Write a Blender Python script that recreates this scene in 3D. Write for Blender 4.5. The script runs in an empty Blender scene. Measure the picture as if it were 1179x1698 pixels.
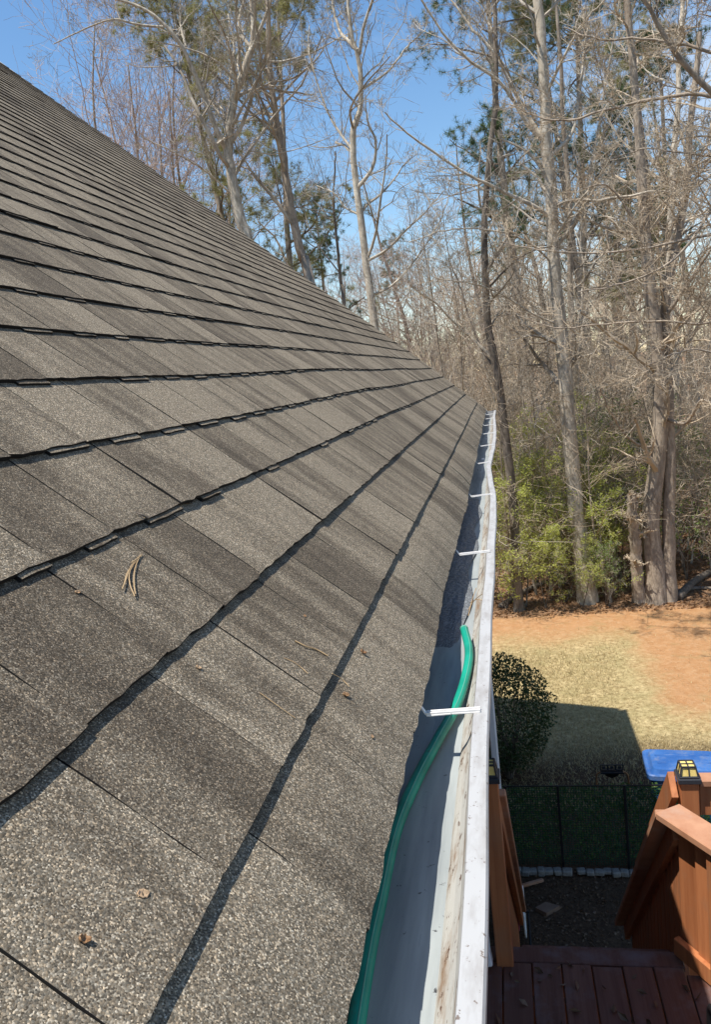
import bpy, math
import numpy as np
from mathutils import Matrix, Vector

rng = np.random.default_rng(11)
scene = bpy.context.scene
COL = scene.collection

# ------------------------------------------------------------------ camera
W, H, FPX = 1179.0, 1698.0, 1276.0          # photograph size and focal length in pixels
CAMZ = 5.6                                   # camera above the lawn
YAW, PITCH, ROLL = math.radians(11.552), math.radians(9.540), math.radians(-6.5)
_F = np.array([-math.sin(YAW) * math.cos(PITCH), math.cos(YAW) * math.cos(PITCH), -math.sin(PITCH)])
_R0 = np.array([math.cos(YAW), math.sin(YAW), 0.0])
_U0 = np.cross(_R0, _F)
_R = math.cos(ROLL) * _R0 + math.sin(ROLL) * _U0
_U = -math.sin(ROLL) * _R0 + math.cos(ROLL) * _U0
CAM = np.array([0.0, 0.0, CAMZ])

def ray(x, y): return _F * FPX + _R * (x - W / 2) - _U * (y - H / 2)
def at_z(x, y, z):
    r = ray(x, y); return CAM + r * ((z - CAMZ) / r[2])
def at_y(x, y, Y):
    r = ray(x, y); return CAM + r * (Y / r[1])
def at_d(x, y, d): return CAM + ray(x, y) * (d / FPX)
def project(P):
    P = np.asarray(P, float) - CAM
    z = P @ _F
    return W / 2 + FPX * (P @ _R) / z, H / 2 - FPX * (P @ _U) / z, z

cam_data = bpy.data.cameras.new('camera')
cam = bpy.data.objects.new('camera', cam_data); COL.objects.link(cam)
cam_data.sensor_fit = 'VERTICAL'; cam_data.sensor_height = 24.0
cam_data.lens = 24.0 * FPX / H
cam_data.clip_start = 0.05; cam_data.clip_end = 2000
cam.matrix_world = Matrix(((_R[0], _U[0], -_F[0], CAM[0]), (_R[1], _U[1], -_F[1], CAM[1]),
                           (_R[2], _U[2], -_F[2], CAM[2]), (0, 0, 0, 1)))
scene.camera = cam

# ------------------------------------------------------------------ sky, sun, exposure
SUN = np.array([-0.33, -0.25, 1.0]); SUN /= np.linalg.norm(SUN)
world = bpy.data.worlds.new('World'); scene.world = world; world.use_nodes = True
wt = world.node_tree; wt.nodes.clear()
wo = wt.nodes.new('ShaderNodeOutputWorld'); bg = wt.nodes.new('ShaderNodeBackground')
sky = wt.nodes.new('ShaderNodeTexSky'); sky.sky_type = 'NISHITA'; sky.sun_disc = False
sky.sun_elevation = math.asin(SUN[2]); sky.sun_rotation = math.atan2(SUN[0], SUN[1])
sky.air_density = 1.15; sky.dust_density = 0.05; sky.ozone_density = 1.6
# thin cloud, as a layer high over the place
tc = wt.nodes.new('ShaderNodeTexCoord')
sep = wt.nodes.new('ShaderNodeSeparateXYZ'); wt.links.new(tc.outputs['Generated'], sep.inputs[0])
zz = wt.nodes.new('ShaderNodeMath'); zz.operation = 'MAXIMUM'; zz.inputs[1].default_value = 0.0
wt.links.new(sep.outputs['Z'], zz.inputs[0])
zp = wt.nodes.new('ShaderNodeMath'); zp.operation = 'ADD'; zp.inputs[1].default_value = 0.18
wt.links.new(zz.outputs[0], zp.inputs[0])
dv = wt.nodes.new('ShaderNodeVectorMath'); dv.operation = 'DIVIDE'
wt.links.new(tc.outputs['Generated'], dv.inputs[0]); wt.links.new(zp.outputs[0], dv.inputs[1])
mp = wt.nodes.new('ShaderNodeMapping'); mp.inputs['Location'].default_value = (4.1, 2.2, 0); mp.inputs['Scale'].default_value = (1, 1, 0)
wt.links.new(dv.outputs[0], mp.inputs['Vector'])
cn = wt.nodes.new('ShaderNodeTexNoise'); cn.inputs['Scale'].default_value = 0.75; cn.inputs['Detail'].default_value = 7
cn.inputs['Roughness'].default_value = 0.55
wt.links.new(mp.outputs[0], cn.inputs['Vector'])
cr = wt.nodes.new('ShaderNodeValToRGB'); cr.color_ramp.elements[0].position = 0.50; cr.color_ramp.elements[1].position = 0.80
cr.color_ramp.elements[1].color = (0.75, 0.75, 0.75, 1)
wt.links.new(cn.outputs['Fac'], cr.inputs[0])
cm = wt.nodes.new('ShaderNodeMix'); cm.data_type = 'RGBA'
sat = wt.nodes.new('ShaderNodeHueSaturation'); sat.inputs['Saturation'].default_value = 1.18; sat.inputs['Value'].default_value = 1.36
wt.links.new(sky.outputs[0], sat.inputs['Color'])
wt.links.new(cr.outputs[0], cm.inputs['Factor']); wt.links.new(sat.outputs[0], cm.inputs['A'])
cm.inputs['B'].default_value = (8.2, 8.4, 8.8, 1)
wt.links.new(cm.outputs['Result'], bg.inputs['Color'])
bg.inputs['Strength'].default_value = 0.085
wt.links.new(bg.outputs[0], wo.inputs['Surface'])

sd = bpy.data.lights.new('sun', 'SUN'); sd.energy = 5.0; sd.angle = math.radians(0.53); sd.color = (1.0, 0.945, 0.86)
sun = bpy.data.objects.new('sun', sd); COL.objects.link(sun)
sun.rotation_euler = Vector(SUN).to_track_quat('Z', 'Y').to_euler(); sun.location = (-6, 0, 20)

vs = scene.view_settings
vs.view_transform = 'Standard'; vs.look = 'None'; vs.exposure = 0.58; vs.gamma = 1.0; vs.use_curve_mapping = False

# ------------------------------------------------------------------ object helpers
def link(o, parent=None):
    COL.objects.link(o)
    if parent is not None: o.parent = parent
    return o

def thing(name, label, cat, loc=(0, 0, 0), group=None):
    o = bpy.data.objects.new(name, None); o.empty_display_size = 0.2
    o.location = Vector([float(v) for v in loc]); link(o)
    o['label'] = label; o['category'] = cat
    if group: o['group'] = group
    return o

def tag(o, label, cat, group=None, kind=None):
    o['label'] = label; o['category'] = cat
    if group: o['group'] = group
    if kind: o['kind'] = kind
    return o

def world_loc(p):
    v = Vector((0, 0, 0))
    while p is not None: v = v + p.location; p = p.parent
    return np.array(v)

def mesh_np(name, v, quads=None, tris=None, mats=(), mi=None, smooth=False, attr=None):
    """mesh from arrays; attr = per-vertex float stored as 'tone'"""
    me = bpy.data.meshes.new(name)
    v = np.asarray(v, np.float32).reshape(-1, 3)
    nq = 0 if quads is None else len(quads); nt = 0 if tris is None else len(tris)
    loops = []; starts = []
    if nq: loops.append(np.asarray(quads, np.int32).ravel()); starts.append(np.arange(nq) * 4)
    if nt: loops.append(np.asarray(tris, np.int32).ravel()); starts.append(nq * 4 + np.arange(nt) * 3)
    loops = np.concatenate(loops); starts = np.concatenate(starts)
    me.vertices.add(len(v)); me.vertices.foreach_set('co', v.ravel())
    me.loops.add(len(loops)); me.loops.foreach_set('vertex_index', loops)
    me.polygons.add(nq + nt); me.polygons.foreach_set('loop_start', starts.astype(np.int32))
    for m in mats: me.materials.append(m)
    if mi is not None: me.polygons.foreach_set('material_index', np.asarray(mi, np.int32))
    me.polygons.foreach_set('use_smooth', np.full(nq + nt, bool(smooth)))
    if attr is not None:
        a = me.attributes.new('tone', 'FLOAT', 'POINT'); a.data.foreach_set('value', np.asarray(attr, np.float32))
    me.update(calc_edges=True)
    return me

class MB:
    """collects world-space shapes of ONE part"""
    def __init__(s): s.v = []; s.f = []; s.m = []; s.n = 0
    def add(s, v, f, m=0):
        v = [tuple(float(a) for a in p) for p in v]
        s.f += [tuple(i + s.n for i in q) for q in f]; s.m += [m] * len(f); s.v += v; s.n += len(v)
    def obox(s, c, ax, ay, az, m=0, bevel=0.0):
        """oriented box: centre, three half-axis vectors; chamfered when bevel > 0"""
        c = np.asarray(c, float); A = [np.asarray(a, float) for a in (ax, ay, az)]
        if bevel <= 0:
            v = [c + i * A[0] + j * A[1] + k * A[2] for k in (-1, 1) for j in (-1, 1) for i in (-1, 1)]
            s.add(v, [(0, 2, 3, 1), (4, 5, 7, 6), (0, 1, 5, 4), (2, 6, 7, 3), (0, 4, 6, 2), (1, 3, 7, 5)], m)
            return
        L = [max(np.linalg.norm(a), 1e-6) for a in A]; b = [min(bevel / l, 0.45) for l in L]
        idx = {}; v = []
        for k in (-1, 1):
            for j in (-1, 1):
                for i in (-1, 1):
                    sg = (i, j, k)
                    for ax_ in range(3):
                        co = c.copy()
                        for q in range(3): co = co + A[q] * sg[q] * (1.0 if q == ax_ else 1 - b[q])
                        idx[(sg, ax_)] = len(v); v.append(co)
        f = []
        for ax_ in range(3):
            o1, o2 = [q for q in range(3) if q != ax_]
            for sgn in (-1, 1):
                q4 = []
                for (p, q) in ((-1, -1), (1, -1), (1, 1), (-1, 1)):
                    g = [0, 0, 0]; g[ax_] = sgn; g[o1] = p; g[o2] = q; q4.append(idx[(tuple(g), ax_)])
                f.append(tuple(q4))
        for a1 in range(3):
            for a2 in range(a1 + 1, 3):
                a3 = 3 - a1 - a2
                for p in (-1, 1):
                    for q in (-1, 1):
                        g1 = [0, 0, 0]; g1[a1] = p; g1[a2] = q; g1[a3] = -1; g2 = list(g1); g2[a3] = 1
                        f.append((idx[(tuple(g1), a1)], idx[(tuple(g2), a1)], idx[(tuple(g2), a2)], idx[(tuple(g1), a2)]))
        for k in (-1, 1):
            for j in (-1, 1):
                for i in (-1, 1): f.append(tuple(idx[((i, j, k), q)] for q in range(3)))
        s.add(v, f, m)
    def box(s, x0, x1, y0, y1, z0, z1, m=0, bevel=0.0):
        s.obox(((x0 + x1) / 2, (y0 + y1) / 2, (z0 + z1) / 2), ((x1 - x0) / 2, 0, 0), (0, (y1 - y0) / 2, 0), (0, 0, (z1 - z0) / 2), m, bevel)
    def bar(s, a, b, w, h, up=(0, 0, 1), m=0, bevel=0.0):
        a = np.asarray(a, float); b = np.asarray(b, float); d = b - a; L = np.linalg.norm(d); d = d / L
        sx = np.cross(d, up); sx /= np.linalg.norm(sx); sz = np.cross(sx, d)
        s.obox((a + b) / 2, d * L / 2, sx * w / 2, sz * h / 2, m, bevel)
    def tube(s, pts, r, sides=8, m=0, caps=True, closed=False):
        pts = [np.asarray(p, float) for p in pts]; n = len(pts)
        rs = r if hasattr(r, '__len__') else [r] * n
        ref = np.array([0.13, 0.27, 0.95]); rings = []
        for i, p in enumerate(pts):
            t = pts[(i + 1) % n if closed else min(i + 1, n - 1)] - pts[(i - 1) % n if closed else max(i - 1, 0)]
            t = t / (np.linalg.norm(t) + 1e-9)
            if abs(t @ ref) > .97: ref = np.array([0.95, 0.2, 0.1])
            u = np.cross(t, ref); u /= np.linalg.norm(u); w = np.cross(t, u)
            rings.append([p + rs[i] * (math.cos(2 * math.pi * k / sides) * u + math.sin(2 * math.pi * k / sides) * w) for k in range(sides)])
        v = [q for g in rings for q in g]; f = []
        for i in range(n if closed else n - 1):
            j = (i + 1) % n
            for k in range(sides): f.append((i * sides + k, i * sides + (k + 1) % sides, j * sides + (k + 1) % sides, j * sides + k))
        if caps and not closed: f += [tuple(range(sides))[::-1], tuple((n - 1) * sides + k for k in range(sides))]
        s.add(v, f, m)
    def lathe(s, c, prof, sides=24, m=0):
        """profile of (r, z) turned about a vertical axis at c"""
        v = []; f = []; n = len(prof)
        for (r, z) in prof:
            for k in range(sides):
                a = 2 * math.pi * k / sides; v.append((c[0] + r * math.cos(a), c[1] + r * math.sin(a), c[2] + z))
        for i in range(n - 1):
            for k in range(sides): f.append((i * sides + k, i * sides + (k + 1) % sides, (i + 1) * sides + (k + 1) % sides, (i + 1) * sides + k))
        s.add(v, f, m)
    def build(s, name, mats, parent=None, smooth=False, loc=None):
        if not isinstance(mats, (list, tuple)): mats = [mats]
        me = bpy.data.meshes.new(name)
        base = world_loc(parent) if parent is not None else np.zeros(3)
        V = np.array(s.v, float)
        org = np.asarray(loc, float) if loc is not None else ((V.min(0) + V.max(0)) / 2)
        me.from_pydata([tuple(p) for p in V - org], [], s.f)
        for m in mats: me.materials.append(m)
        me.polygons.foreach_set('material_index', np.array(s.m, np.int32))
        if smooth: me.polygons.foreach_set('use_smooth', np.ones(len(s.f), bool))
        me.update()
        o = bpy.data.objects.new(name, me); o.location = Vector([float(a) for a in org - base])
        return link(o, parent)

def obj_np(name, v, parent=None, org=None, **kw):
    base = world_loc(parent) if parent is not None else np.zeros(3)
    v = np.asarray(v, float).reshape(-1, 3)
    org = v.mean(0) if org is None else np.asarray(org, float)
    o = bpy.data.objects.new(name, mesh_np(name, v - org, **kw)); o.location = Vector([float(a) for a in org - base])
    return link(o, parent)

# ------------------------------------------------------------------ materials
class NT:
    def __init__(s, name):
        s.m = bpy.data.materials.new(name); s.m.use_nodes = True; s.t = s.m.node_tree; s.t.nodes.clear()
        s.out = s.t.nodes.new('ShaderNodeOutputMaterial'); s.p = s.t.nodes.new('ShaderNodeBsdfPrincipled')
        s.t.links.new(s.p.outputs[0], s.out.inputs[0]); s.p.inputs['Specular IOR Level'].default_value = 0.3
    def n(s, typ, **kw):
        nd = s.t.nodes.new(typ)
        for k, v in kw.items(): setattr(nd, k, v)
        return nd
    def l(s, a, b): s.t.links.new(a, b)
    def pos(s): return s.n('ShaderNodeNewGeometry').outputs['Position']
    def obj(s): return s.n('ShaderNodeTexCoord').outputs['Object']
    def mapv(s, v, sc=(1, 1, 1), rot=(0, 0, 0)):
        m = s.n('ShaderNodeMapping'); m.inputs['Scale'].default_value = sc; m.inputs['Rotation'].default_value = rot; s.l(v, m.inputs[0]); return m.outputs[0]
    def noise(s, v, scale, detail=4, rough=0.6):
        n = s.n('ShaderNodeTexNoise'); n.inputs['Scale'].default_value = scale; n.inputs['Detail'].default_value = detail
        n.inputs['Roughness'].default_value = rough; s.l(v, n.inputs['Vector']); return n.outputs['Fac']
    def ramp(s, f, stops):
        r = s.n('ShaderNodeValToRGB'); e = r.color_ramp.elements
        while len(e) < len(stops): e.new(0.5)
        for k, (p, c) in enumerate(stops):
            e[k].position = p; e[k].color = (c, c, c, 1) if not hasattr(c, '__len__') else (*c[:3], 1)
        s.l(f, r.inputs[0]); return r.outputs[0]
    def mix(s, f, a, b, mode='MIX'):
        m = s.n('ShaderNodeMix', data_type='RGBA', blend_type=mode)
        for sock, val in (('Factor', f), ('A', a), ('B', b)):
            if hasattr(val, 'default_value') or hasattr(val, 'links'): s.l(val, m.inputs[sock])
            elif sock == 'Factor': m.inputs[sock].default_value = val
            else: m.inputs[sock].default_value = (*val[:3], 1) if hasattr(val, '__len__') else (val, val, val, 1)
        return m.outputs['Result']
    def math(s, op, a, b=None, c=None):
        m = s.n('ShaderNodeMath', operation=op)
        for k, val in enumerate((a, b, c)):
            if val is None: continue
            if hasattr(val, 'links'): s.l(val, m.inputs[k])
            else: m.inputs[k].default_value = val
        return m.outputs[0]
    def sstep(s, v, lo, hi):
        m = s.n('ShaderNodeMapRange', interpolation_type='SMOOTHSTEP'); s.l(v, m.inputs['Value'])
        m.inputs['From Min'].default_value = lo; m.inputs['From Max'].default_value = hi; return m.outputs[0]
    def bump(s, h, strength=0.3, dist=0.01):
        b = s.n('ShaderNodeBump'); b.inputs['Strength'].default_value = strength; b.inputs['Distance'].default_value = dist
        s.l(h, b.inputs['Height']); s.l(b.outputs[0], s.p.inputs['Normal'])
    def col(s, c):
        if hasattr(c, 'links'): s.l(c, s.p.inputs['Base Color'])
        else: s.p.inputs['Base Color'].default_value = (*c[:3], 1)
    def set(s, **kw):
        for k, v in kw.items():
            i = s.p.inputs[k.replace('_', ' ')]
            if hasattr(v, 'links'): s.l(v, i)
            else: i.default_value = v

def simple(name, c0, c1=None, scale=8, rough=0.6, metal=0.0, bump=0.0, dist=0.004, stretch=(1, 1, 1), detail=5):
    t = NT(name)
    if c1 is None: c1 = tuple(min(1, a * 1.25) for a in c0)
    v = t.mapv(t.obj(), stretch)
    nz = t.noise(v, scale, detail)
    t.col(t.mix(t.ramp(nz, [(0.3, 0.0), (0.7, 1.0)]), c0, c1)); t.set(Roughness=rough, Metallic=metal)
    if bump: t.bump(nz, bump, dist)
    return t.m

THETA = math.radians(41.0)
RN = np.array([math.sin(THETA), 0, math.cos(THETA)])       # roof normal
RD = np.array([math.cos(THETA), 0, -math.sin(THETA)])      # down the slope
RH = 0.548                                                 # camera above the roof plane

def shingle_material():
    t = NT('asphalt_shingle')
    pos = t.pos()
    dt = t.n('ShaderNodeVectorMath', operation='DOT_PRODUCT'); t.l(pos, dt.inputs[0]); dt.inputs[1].default_value = tuple(RD)
    sp = t.n('ShaderNodeSeparateXYZ'); t.l(pos, sp.inputs[0])
    cb = t.n('ShaderNodeCombineXYZ'); t.l(dt.outputs['Value'], cb.inputs[0]); t.l(sp.outputs['Y'], cb.inputs[1])
    at = t.n('ShaderNodeAttribute', attribute_name='tone')
    tone = at.outputs['Fac']
    streak = t.noise(t.mapv(cb.outputs[0], (2.5, 17, 1)), 1.0, 4, 0.6)
    blotch = t.noise(t.mapv(cb.outputs[0], (5.0, 7.0, 1)), 1.0, 5, 0.65)
    big = t.noise(t.mapv(cb.outputs[0], (.7, .8, 1)), 1.0, 3, 0.5)
    a = t.math('MULTIPLY_ADD', streak, 0.95, t.math('MULTIPLY_ADD', blotch, 0.6, t.math('MULTIPLY_ADD', tone, 0.46, -0.01)))
    a = t.math('MULTIPLY_ADD', big, 0.35, a)
    base = t.ramp(a, [(0.72, (0.060, 0.052, 0.043)), (1.05 - .1, (0.105, 0.092, 0.076)), (1.0, (0.165, 0.148, 0.122))])
    # ramp input is 0..1, bring the sum into that range
    base = t.ramp(t.math('MULTIPLY', a, 0.72), [(0.46, (0.060, 0.049, 0.037)), (0.70, (0.103, 0.085, 0.063)), (0.93, (0.200, 0.169, 0.126))])
    vor = t.n('ShaderNodeTexVoronoi'); vor.inputs['Scale'].default_value = 620; t.l(pos, vor.inputs['Vector'])
    sv = t.n('ShaderNodeSeparateColor'); t.l(vor.outputs['Color'], sv.inputs[0])
    gran = t.ramp(sv.outputs[0], [(0.0, 0.32), (0.35, 0.66), (0.72, 1.05), (0.90, 1.75), (1.0, 2.9)])
    hue = t.mix(sv.outputs[1], (1.08, 1.0, 0.90), (0.94, 1.0, 1.06))
    c = t.mix(1.0, base, gran, 'MULTIPLY'); c = t.mix(1.0, c, hue, 'MULTIPLY')
    # dark weather streaks running down the last courses
    st = t.noise(t.mapv(cb.outputs[0], (1.6, 8, 1)), 1.0, 3, 0.5)
    c = t.mix(t.ramp(st, [(0.62, 0.0), (0.78, 0.55)]), c, (0.030, 0.024, 0.019))
    t.col(c); t.set(Roughness=0.93); t.p.inputs['Specular IOR Level'].default_value = 0.18
    hgt = t.math('MULTIPLY_ADD', sv.outputs[2], 0.7, t.math('MULTIPLY', vor.outputs['Distance'], -1.0))
    t.bump(hgt, 0.40, 0.0009)
    return t.m
M_SHINGLE = shingle_material()
M_FELT = simple('roof_felt', (0.012, 0.011, 0.010), rough=0.95)

def gutter_wall_material():
    t = NT('gutter_dirty_wall'); p = t.pos()
    n1 = t.noise(t.mapv(p, (9, 4.5, 22)), 1.3, 7, 0.72); n2 = t.noise(t.mapv(p, (1, .6, 1)), 55, 5, 0.7)
    c = t.mix(t.ramp(n1, [(0.47, 0), (0.66, 1)]), (0.40, 0.39, 0.355), (0.20, 0.13, 0.078))
    c = t.mix(t.ramp(n2, [(0.58, 0), (0.64, 1)]), c, (0.085, 0.042, 0.022)); t.col(c); t.set(Roughness=0.7); t.bump(n2, 0.3, 0.002); return t.m
def gutter_floor_material():
    t = NT('gutter_wet_floor'); p = t.pos()
    n1 = t.noise(t.mapv(p, (30, 2.5, 1)), 1.0, 5, 0.6); n2 = t.noise(p, 60, 4, 0.7)
    c = t.mix(t.ramp(n1, [(0.40, 0), (0.7, 1)]), (0.31, 0.335, 0.33), (0.20, 0.22, 0.225))
    c = t.mix(t.ramp(n2, [(0.66, 0), (0.72, 1)]), c, (0.05, 0.05, 0.05)); t.col(c)
    t.set(Roughness=t.ramp(n1, [(0.3, 0.22), (0.7, 0.5)])); return t.m
def gutter_lip_material():
    t = NT('gutter_white_lip'); p = t.pos()
    n1 = t.noise(p, 90, 5, 0.7); n2 = t.noise(t.mapv(p, (1, .25, 1)), 40, 5, 0.65); n3 = t.noise(t.mapv(p, (1, .3, 1)), 8, 4, 0.6)
    c = t.mix(t.ramp(n2, [(0.45, 0), (0.75, 1)]), (0.38, 0.38, 0.375), (0.26, 0.245, 0.23))
    c = t.mix(t.ramp(n1, [(0.62, 0), (0.66, 1)]), c, (0.16, 0.13, 0.11))
    c = t.mix(t.ramp(n3, [(0.63, 0), (0.75, 0.5)]), c, (0.45, 0.36, 0.29)); t.col(c); t.set(Roughness=0.45); return t.m
M_GWALL, M_GFLOOR, M_GLIP = gutter_wall_material(), gutter_floor_material(), gutter_lip_material()
M_WHITE = simple('white_paint', (0.66, 0.66, 0.65), (0.78, 0.78, 0.77), scale=9, rough=0.5)
M_SIDING = simple('brown_siding', (0.10, 0.082, 0.066), (0.13, 0.108, 0.088), scale=4, rough=0.6)  # unseen walls; colour made dark to cut light bounced onto the deck
M_GALV = simple('white_strap', (0.62, 0.60, 0.57), (0.76, 0.75, 0.73), scale=60, rough=0.45)

def wood_material(name, c0, c1, grime, amount=0.5):
    t = NT(name); o = t.obj(); oi = t.n('ShaderNodeObjectInfo')
    ad = t.n('ShaderNodeVectorMath', operation='ADD'); t.l(o, ad.inputs[0])
    rv = t.math('MULTIPLY', oi.outputs['Random'], 37.0); t.l(rv, ad.inputs[1])
    return t, ad.outputs[0], oi.outputs['Random']
def make_wood(name, c0, c1, grime, grain, amount):
    t, v, rnd = wood_material(name, c0, c1, grime)
    g = t.noise(t.mapv(v, grain), 1.0, 6, 0.65); b = t.noise(v, 3.5, 5, 0.65)
    c = t.mix(t.ramp(g, [(0.3, 0), (0.7, 1)]), c0, c1)
    c = t.mix(t.math('MULTIPLY', rnd, 0.35), c, tuple(a * 0.6 for a in c0))
    c = t.mix(t.ramp(b, [(0.5, 0), (0.72, amount)]), c, grime); t.col(c); t.set(Roughness=0.62); t.bump(g, 0.35, 0.003); return t.m
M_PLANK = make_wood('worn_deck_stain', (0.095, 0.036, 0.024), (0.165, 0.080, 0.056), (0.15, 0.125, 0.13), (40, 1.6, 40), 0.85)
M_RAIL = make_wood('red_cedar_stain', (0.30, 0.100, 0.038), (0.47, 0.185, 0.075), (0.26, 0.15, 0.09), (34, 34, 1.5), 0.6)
M_CAPRAIL = make_wood('weathered_rail_top', (0.34, 0.155, 0.085), (0.46, 0.25, 0.15), (0.40, 0.31, 0.25), (9, 9, 9), 0.6)
M_POSTCAP = simple('dark_plastic', (0.03, 0.032, 0.038), rough=0.35)
M_AMBER = simple('amber_pane', (0.62, 0.47, 0.14), (0.78, 0.62, 0.24), scale=50, rough=0.25)
def bin_material():
    t = NT('scuffed_blue_plastic'); o = t.obj(); n = t.noise(o, 3, 5, .6); d = t.noise(o, 9, 6, .7)
    c = t.mix(t.ramp(n, [(0.35, 0), (0.65, 1)]), (0.022, 0.085, 0.27), (0.045, 0.135, 0.36))
    c = t.mix(t.ramp(d, [(0.50, 0), (0.72, 0.45)]), c, (0.20, 0.22, 0.25)); t.col(c); t.set(Roughness=t.ramp(d, [(0.4, 0.3), (0.7, 0.6)])); return t.m
M_BLUE = bin_material()
M_BLACK = simple('black_metal', (0.012, 0.012, 0.013), rough=0.35)
M_COPPER = simple('dull_copper', (0.34, 0.17, 0.075), (0.42, 0.23, 0.11), scale=20, rough=0.4, metal=0.4)
M_NET = simple('green_netting', (0.006, 0.042, 0.025), (0.010, 0.065, 0.038), scale=20, rough=0.5)
M_STONE = simple('pale_edging_stone', (0.13, 0.125, 0.115), (0.25, 0.24, 0.22), scale=30, rough=0.85, bump=0.4)
M_MAROON = simple('maroon_hose', (0.16, 0.02, 0.035), (0.24, 0.04, 0.06), scale=20, rough=0.4)
def hose_material():
    t = NT('green_hose'); o = t.obj()
    n = t.noise(o, 60, 5, 0.7); m = t.noise(o, 9, 3, .5)
    c = t.mix(t.ramp(m, [(0.35, 0), (0.65, 1)]), (0.003, 0.17, 0.118), (0.008, 0.29, 0.20))
    c = t.mix(t.ramp(n, [(0.62, 0), (0.70, 0.7)]), c, (0.05, 0.11, 0.08)); t.col(c); t.set(Roughness=0.46); t.bump(n, 0.25, 0.001); return t.m
M_HOSE = hose_material()
M_HOSE_RIB = simple('hose_stripe', (0.09, 0.28, 0.21), rough=0.5)
def bark(name, c0, c1, c2, sc=1.0):
    t = NT(name); p = t.pos()
    g = t.noise(t.mapv(p, (11 * sc, 11 * sc, 3.4 * sc)), 1.0, 6, 0.68); b = t.noise(p, 1.6, 4, 0.6)
    c = t.mix(t.ramp(g, [(0.32, 0), (0.66, 1)]), c0, c1); c = t.mix(t.ramp(b, [(0.48, 0), (0.66, 0.8)]), c, c2)
    d_ = t.noise(p, 5.0, 5, 0.7); c = t.mix(t.ramp(d_, [(0.50, 0), (0.62, 0.75)]), c, tuple(a * .62 for a in c2))
    t.col(c); t.set(Roughness=0.9); t.bump(g, 0.8, 0.03); return t.m
M_BARK = bark('pale_grey_bark', (0.20, 0.16, 0.115), (0.66, 0.595, 0.485), (0.47, 0.405, 0.315))
M_BARKD = bark('dark_brown_bark', (0.07, 0.056, 0.044), (0.24, 0.20, 0.16), (0.17, 0.14, 0.11))
M_BARKT = bark('tan_bark', (0.16, 0.125, 0.095), (0.46, 0.385, 0.30), (0.34, 0.275, 0.21))
def twig(name, c0, c1):
    t = NT(name); p = t.pos(); n = t.noise(p, 1.1, 3, 0.6)
    t.col(t.mix(t.ramp(n, [(0.38, 0), (0.62, 1)]), c0, c1)); t.set(Roughness=0.85); return t.m
M_TWIG = twig('grey_twigs', (0.23, 0.195, 0.15), (0.46, 0.41, 0.335))
M_TWIGB = twig('brown_twigs', (0.30, 0.235, 0.165), (0.52, 0.43, 0.315))
M_TWIGR = twig('reddish_twigs', (0.40, 0.31, 0.265), (0.50, 0.41, 0.35))
def leaf(name, c0, c1, trans=0.25, rough=0.5):
    t = NT(name); p = t.pos(); n = t.noise(p, 14, 2, 0.5)
    t.col(t.mix(t.ramp(n, [(0.35, 0), (0.65, 1)]), c0, c1)); t.set(Roughness=rough)
    tr = t.n('ShaderNodeBsdfTranslucent'); tr.inputs[0].default_value = (*[min(1, a * 1.3) for a in c1], 1)
    mx = t.n('ShaderNodeMixShader'); mx.inputs[0].default_value = trans
    t.l(t.p.outputs[0], mx.inputs[1]); t.l(tr.outputs[0], mx.inputs[2]); t.l(mx.outputs[0], t.out.inputs[0]); return t.m
M_NEEDLE = leaf('pine_needles', (0.045, 0.085, 0.034), (0.10, 0.145, 0.055), 0.25)
M_NEEDLEY = leaf('olive_needles', (0.20, 0.20, 0.075), (0.32, 0.30, 0.125), 0.3)
M_SPRING = leaf('spring_leaves', (0.30, 0.34, 0.075), (0.50, 0.53, 0.14), 0.45)
M_GREEN = leaf('green_leaves', (0.10, 0.16, 0.04), (0.20, 0.27, 0.07), 0.35)
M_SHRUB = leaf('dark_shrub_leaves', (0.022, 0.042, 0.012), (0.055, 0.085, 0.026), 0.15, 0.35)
M_IVY = leaf('ivy_leaves', (0.035, 0.07, 0.014), (0.11, 0.16, 0.045), 0.2, 0.4)
M_DRY = leaf('dry_leaves', (0.20, 0.10, 0.045), (0.34, 0.20, 0.10), 0.1)
M_DRYP = leaf('pale_dry_leaves', (0.36, 0.22, 0.12), (0.48, 0.33, 0.20), 0.1)
M_STRAW = leaf('straw_grass', (0.30, 0.225, 0.105), (0.54, 0.44, 0.25), 0.15, 0.7)
M_NEEDLEBROWN = simple('brown_needles', (0.30, 0.20, 0.10), (0.42, 0.30, 0.17), rough=0.8)
M_GRIT = None

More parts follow.
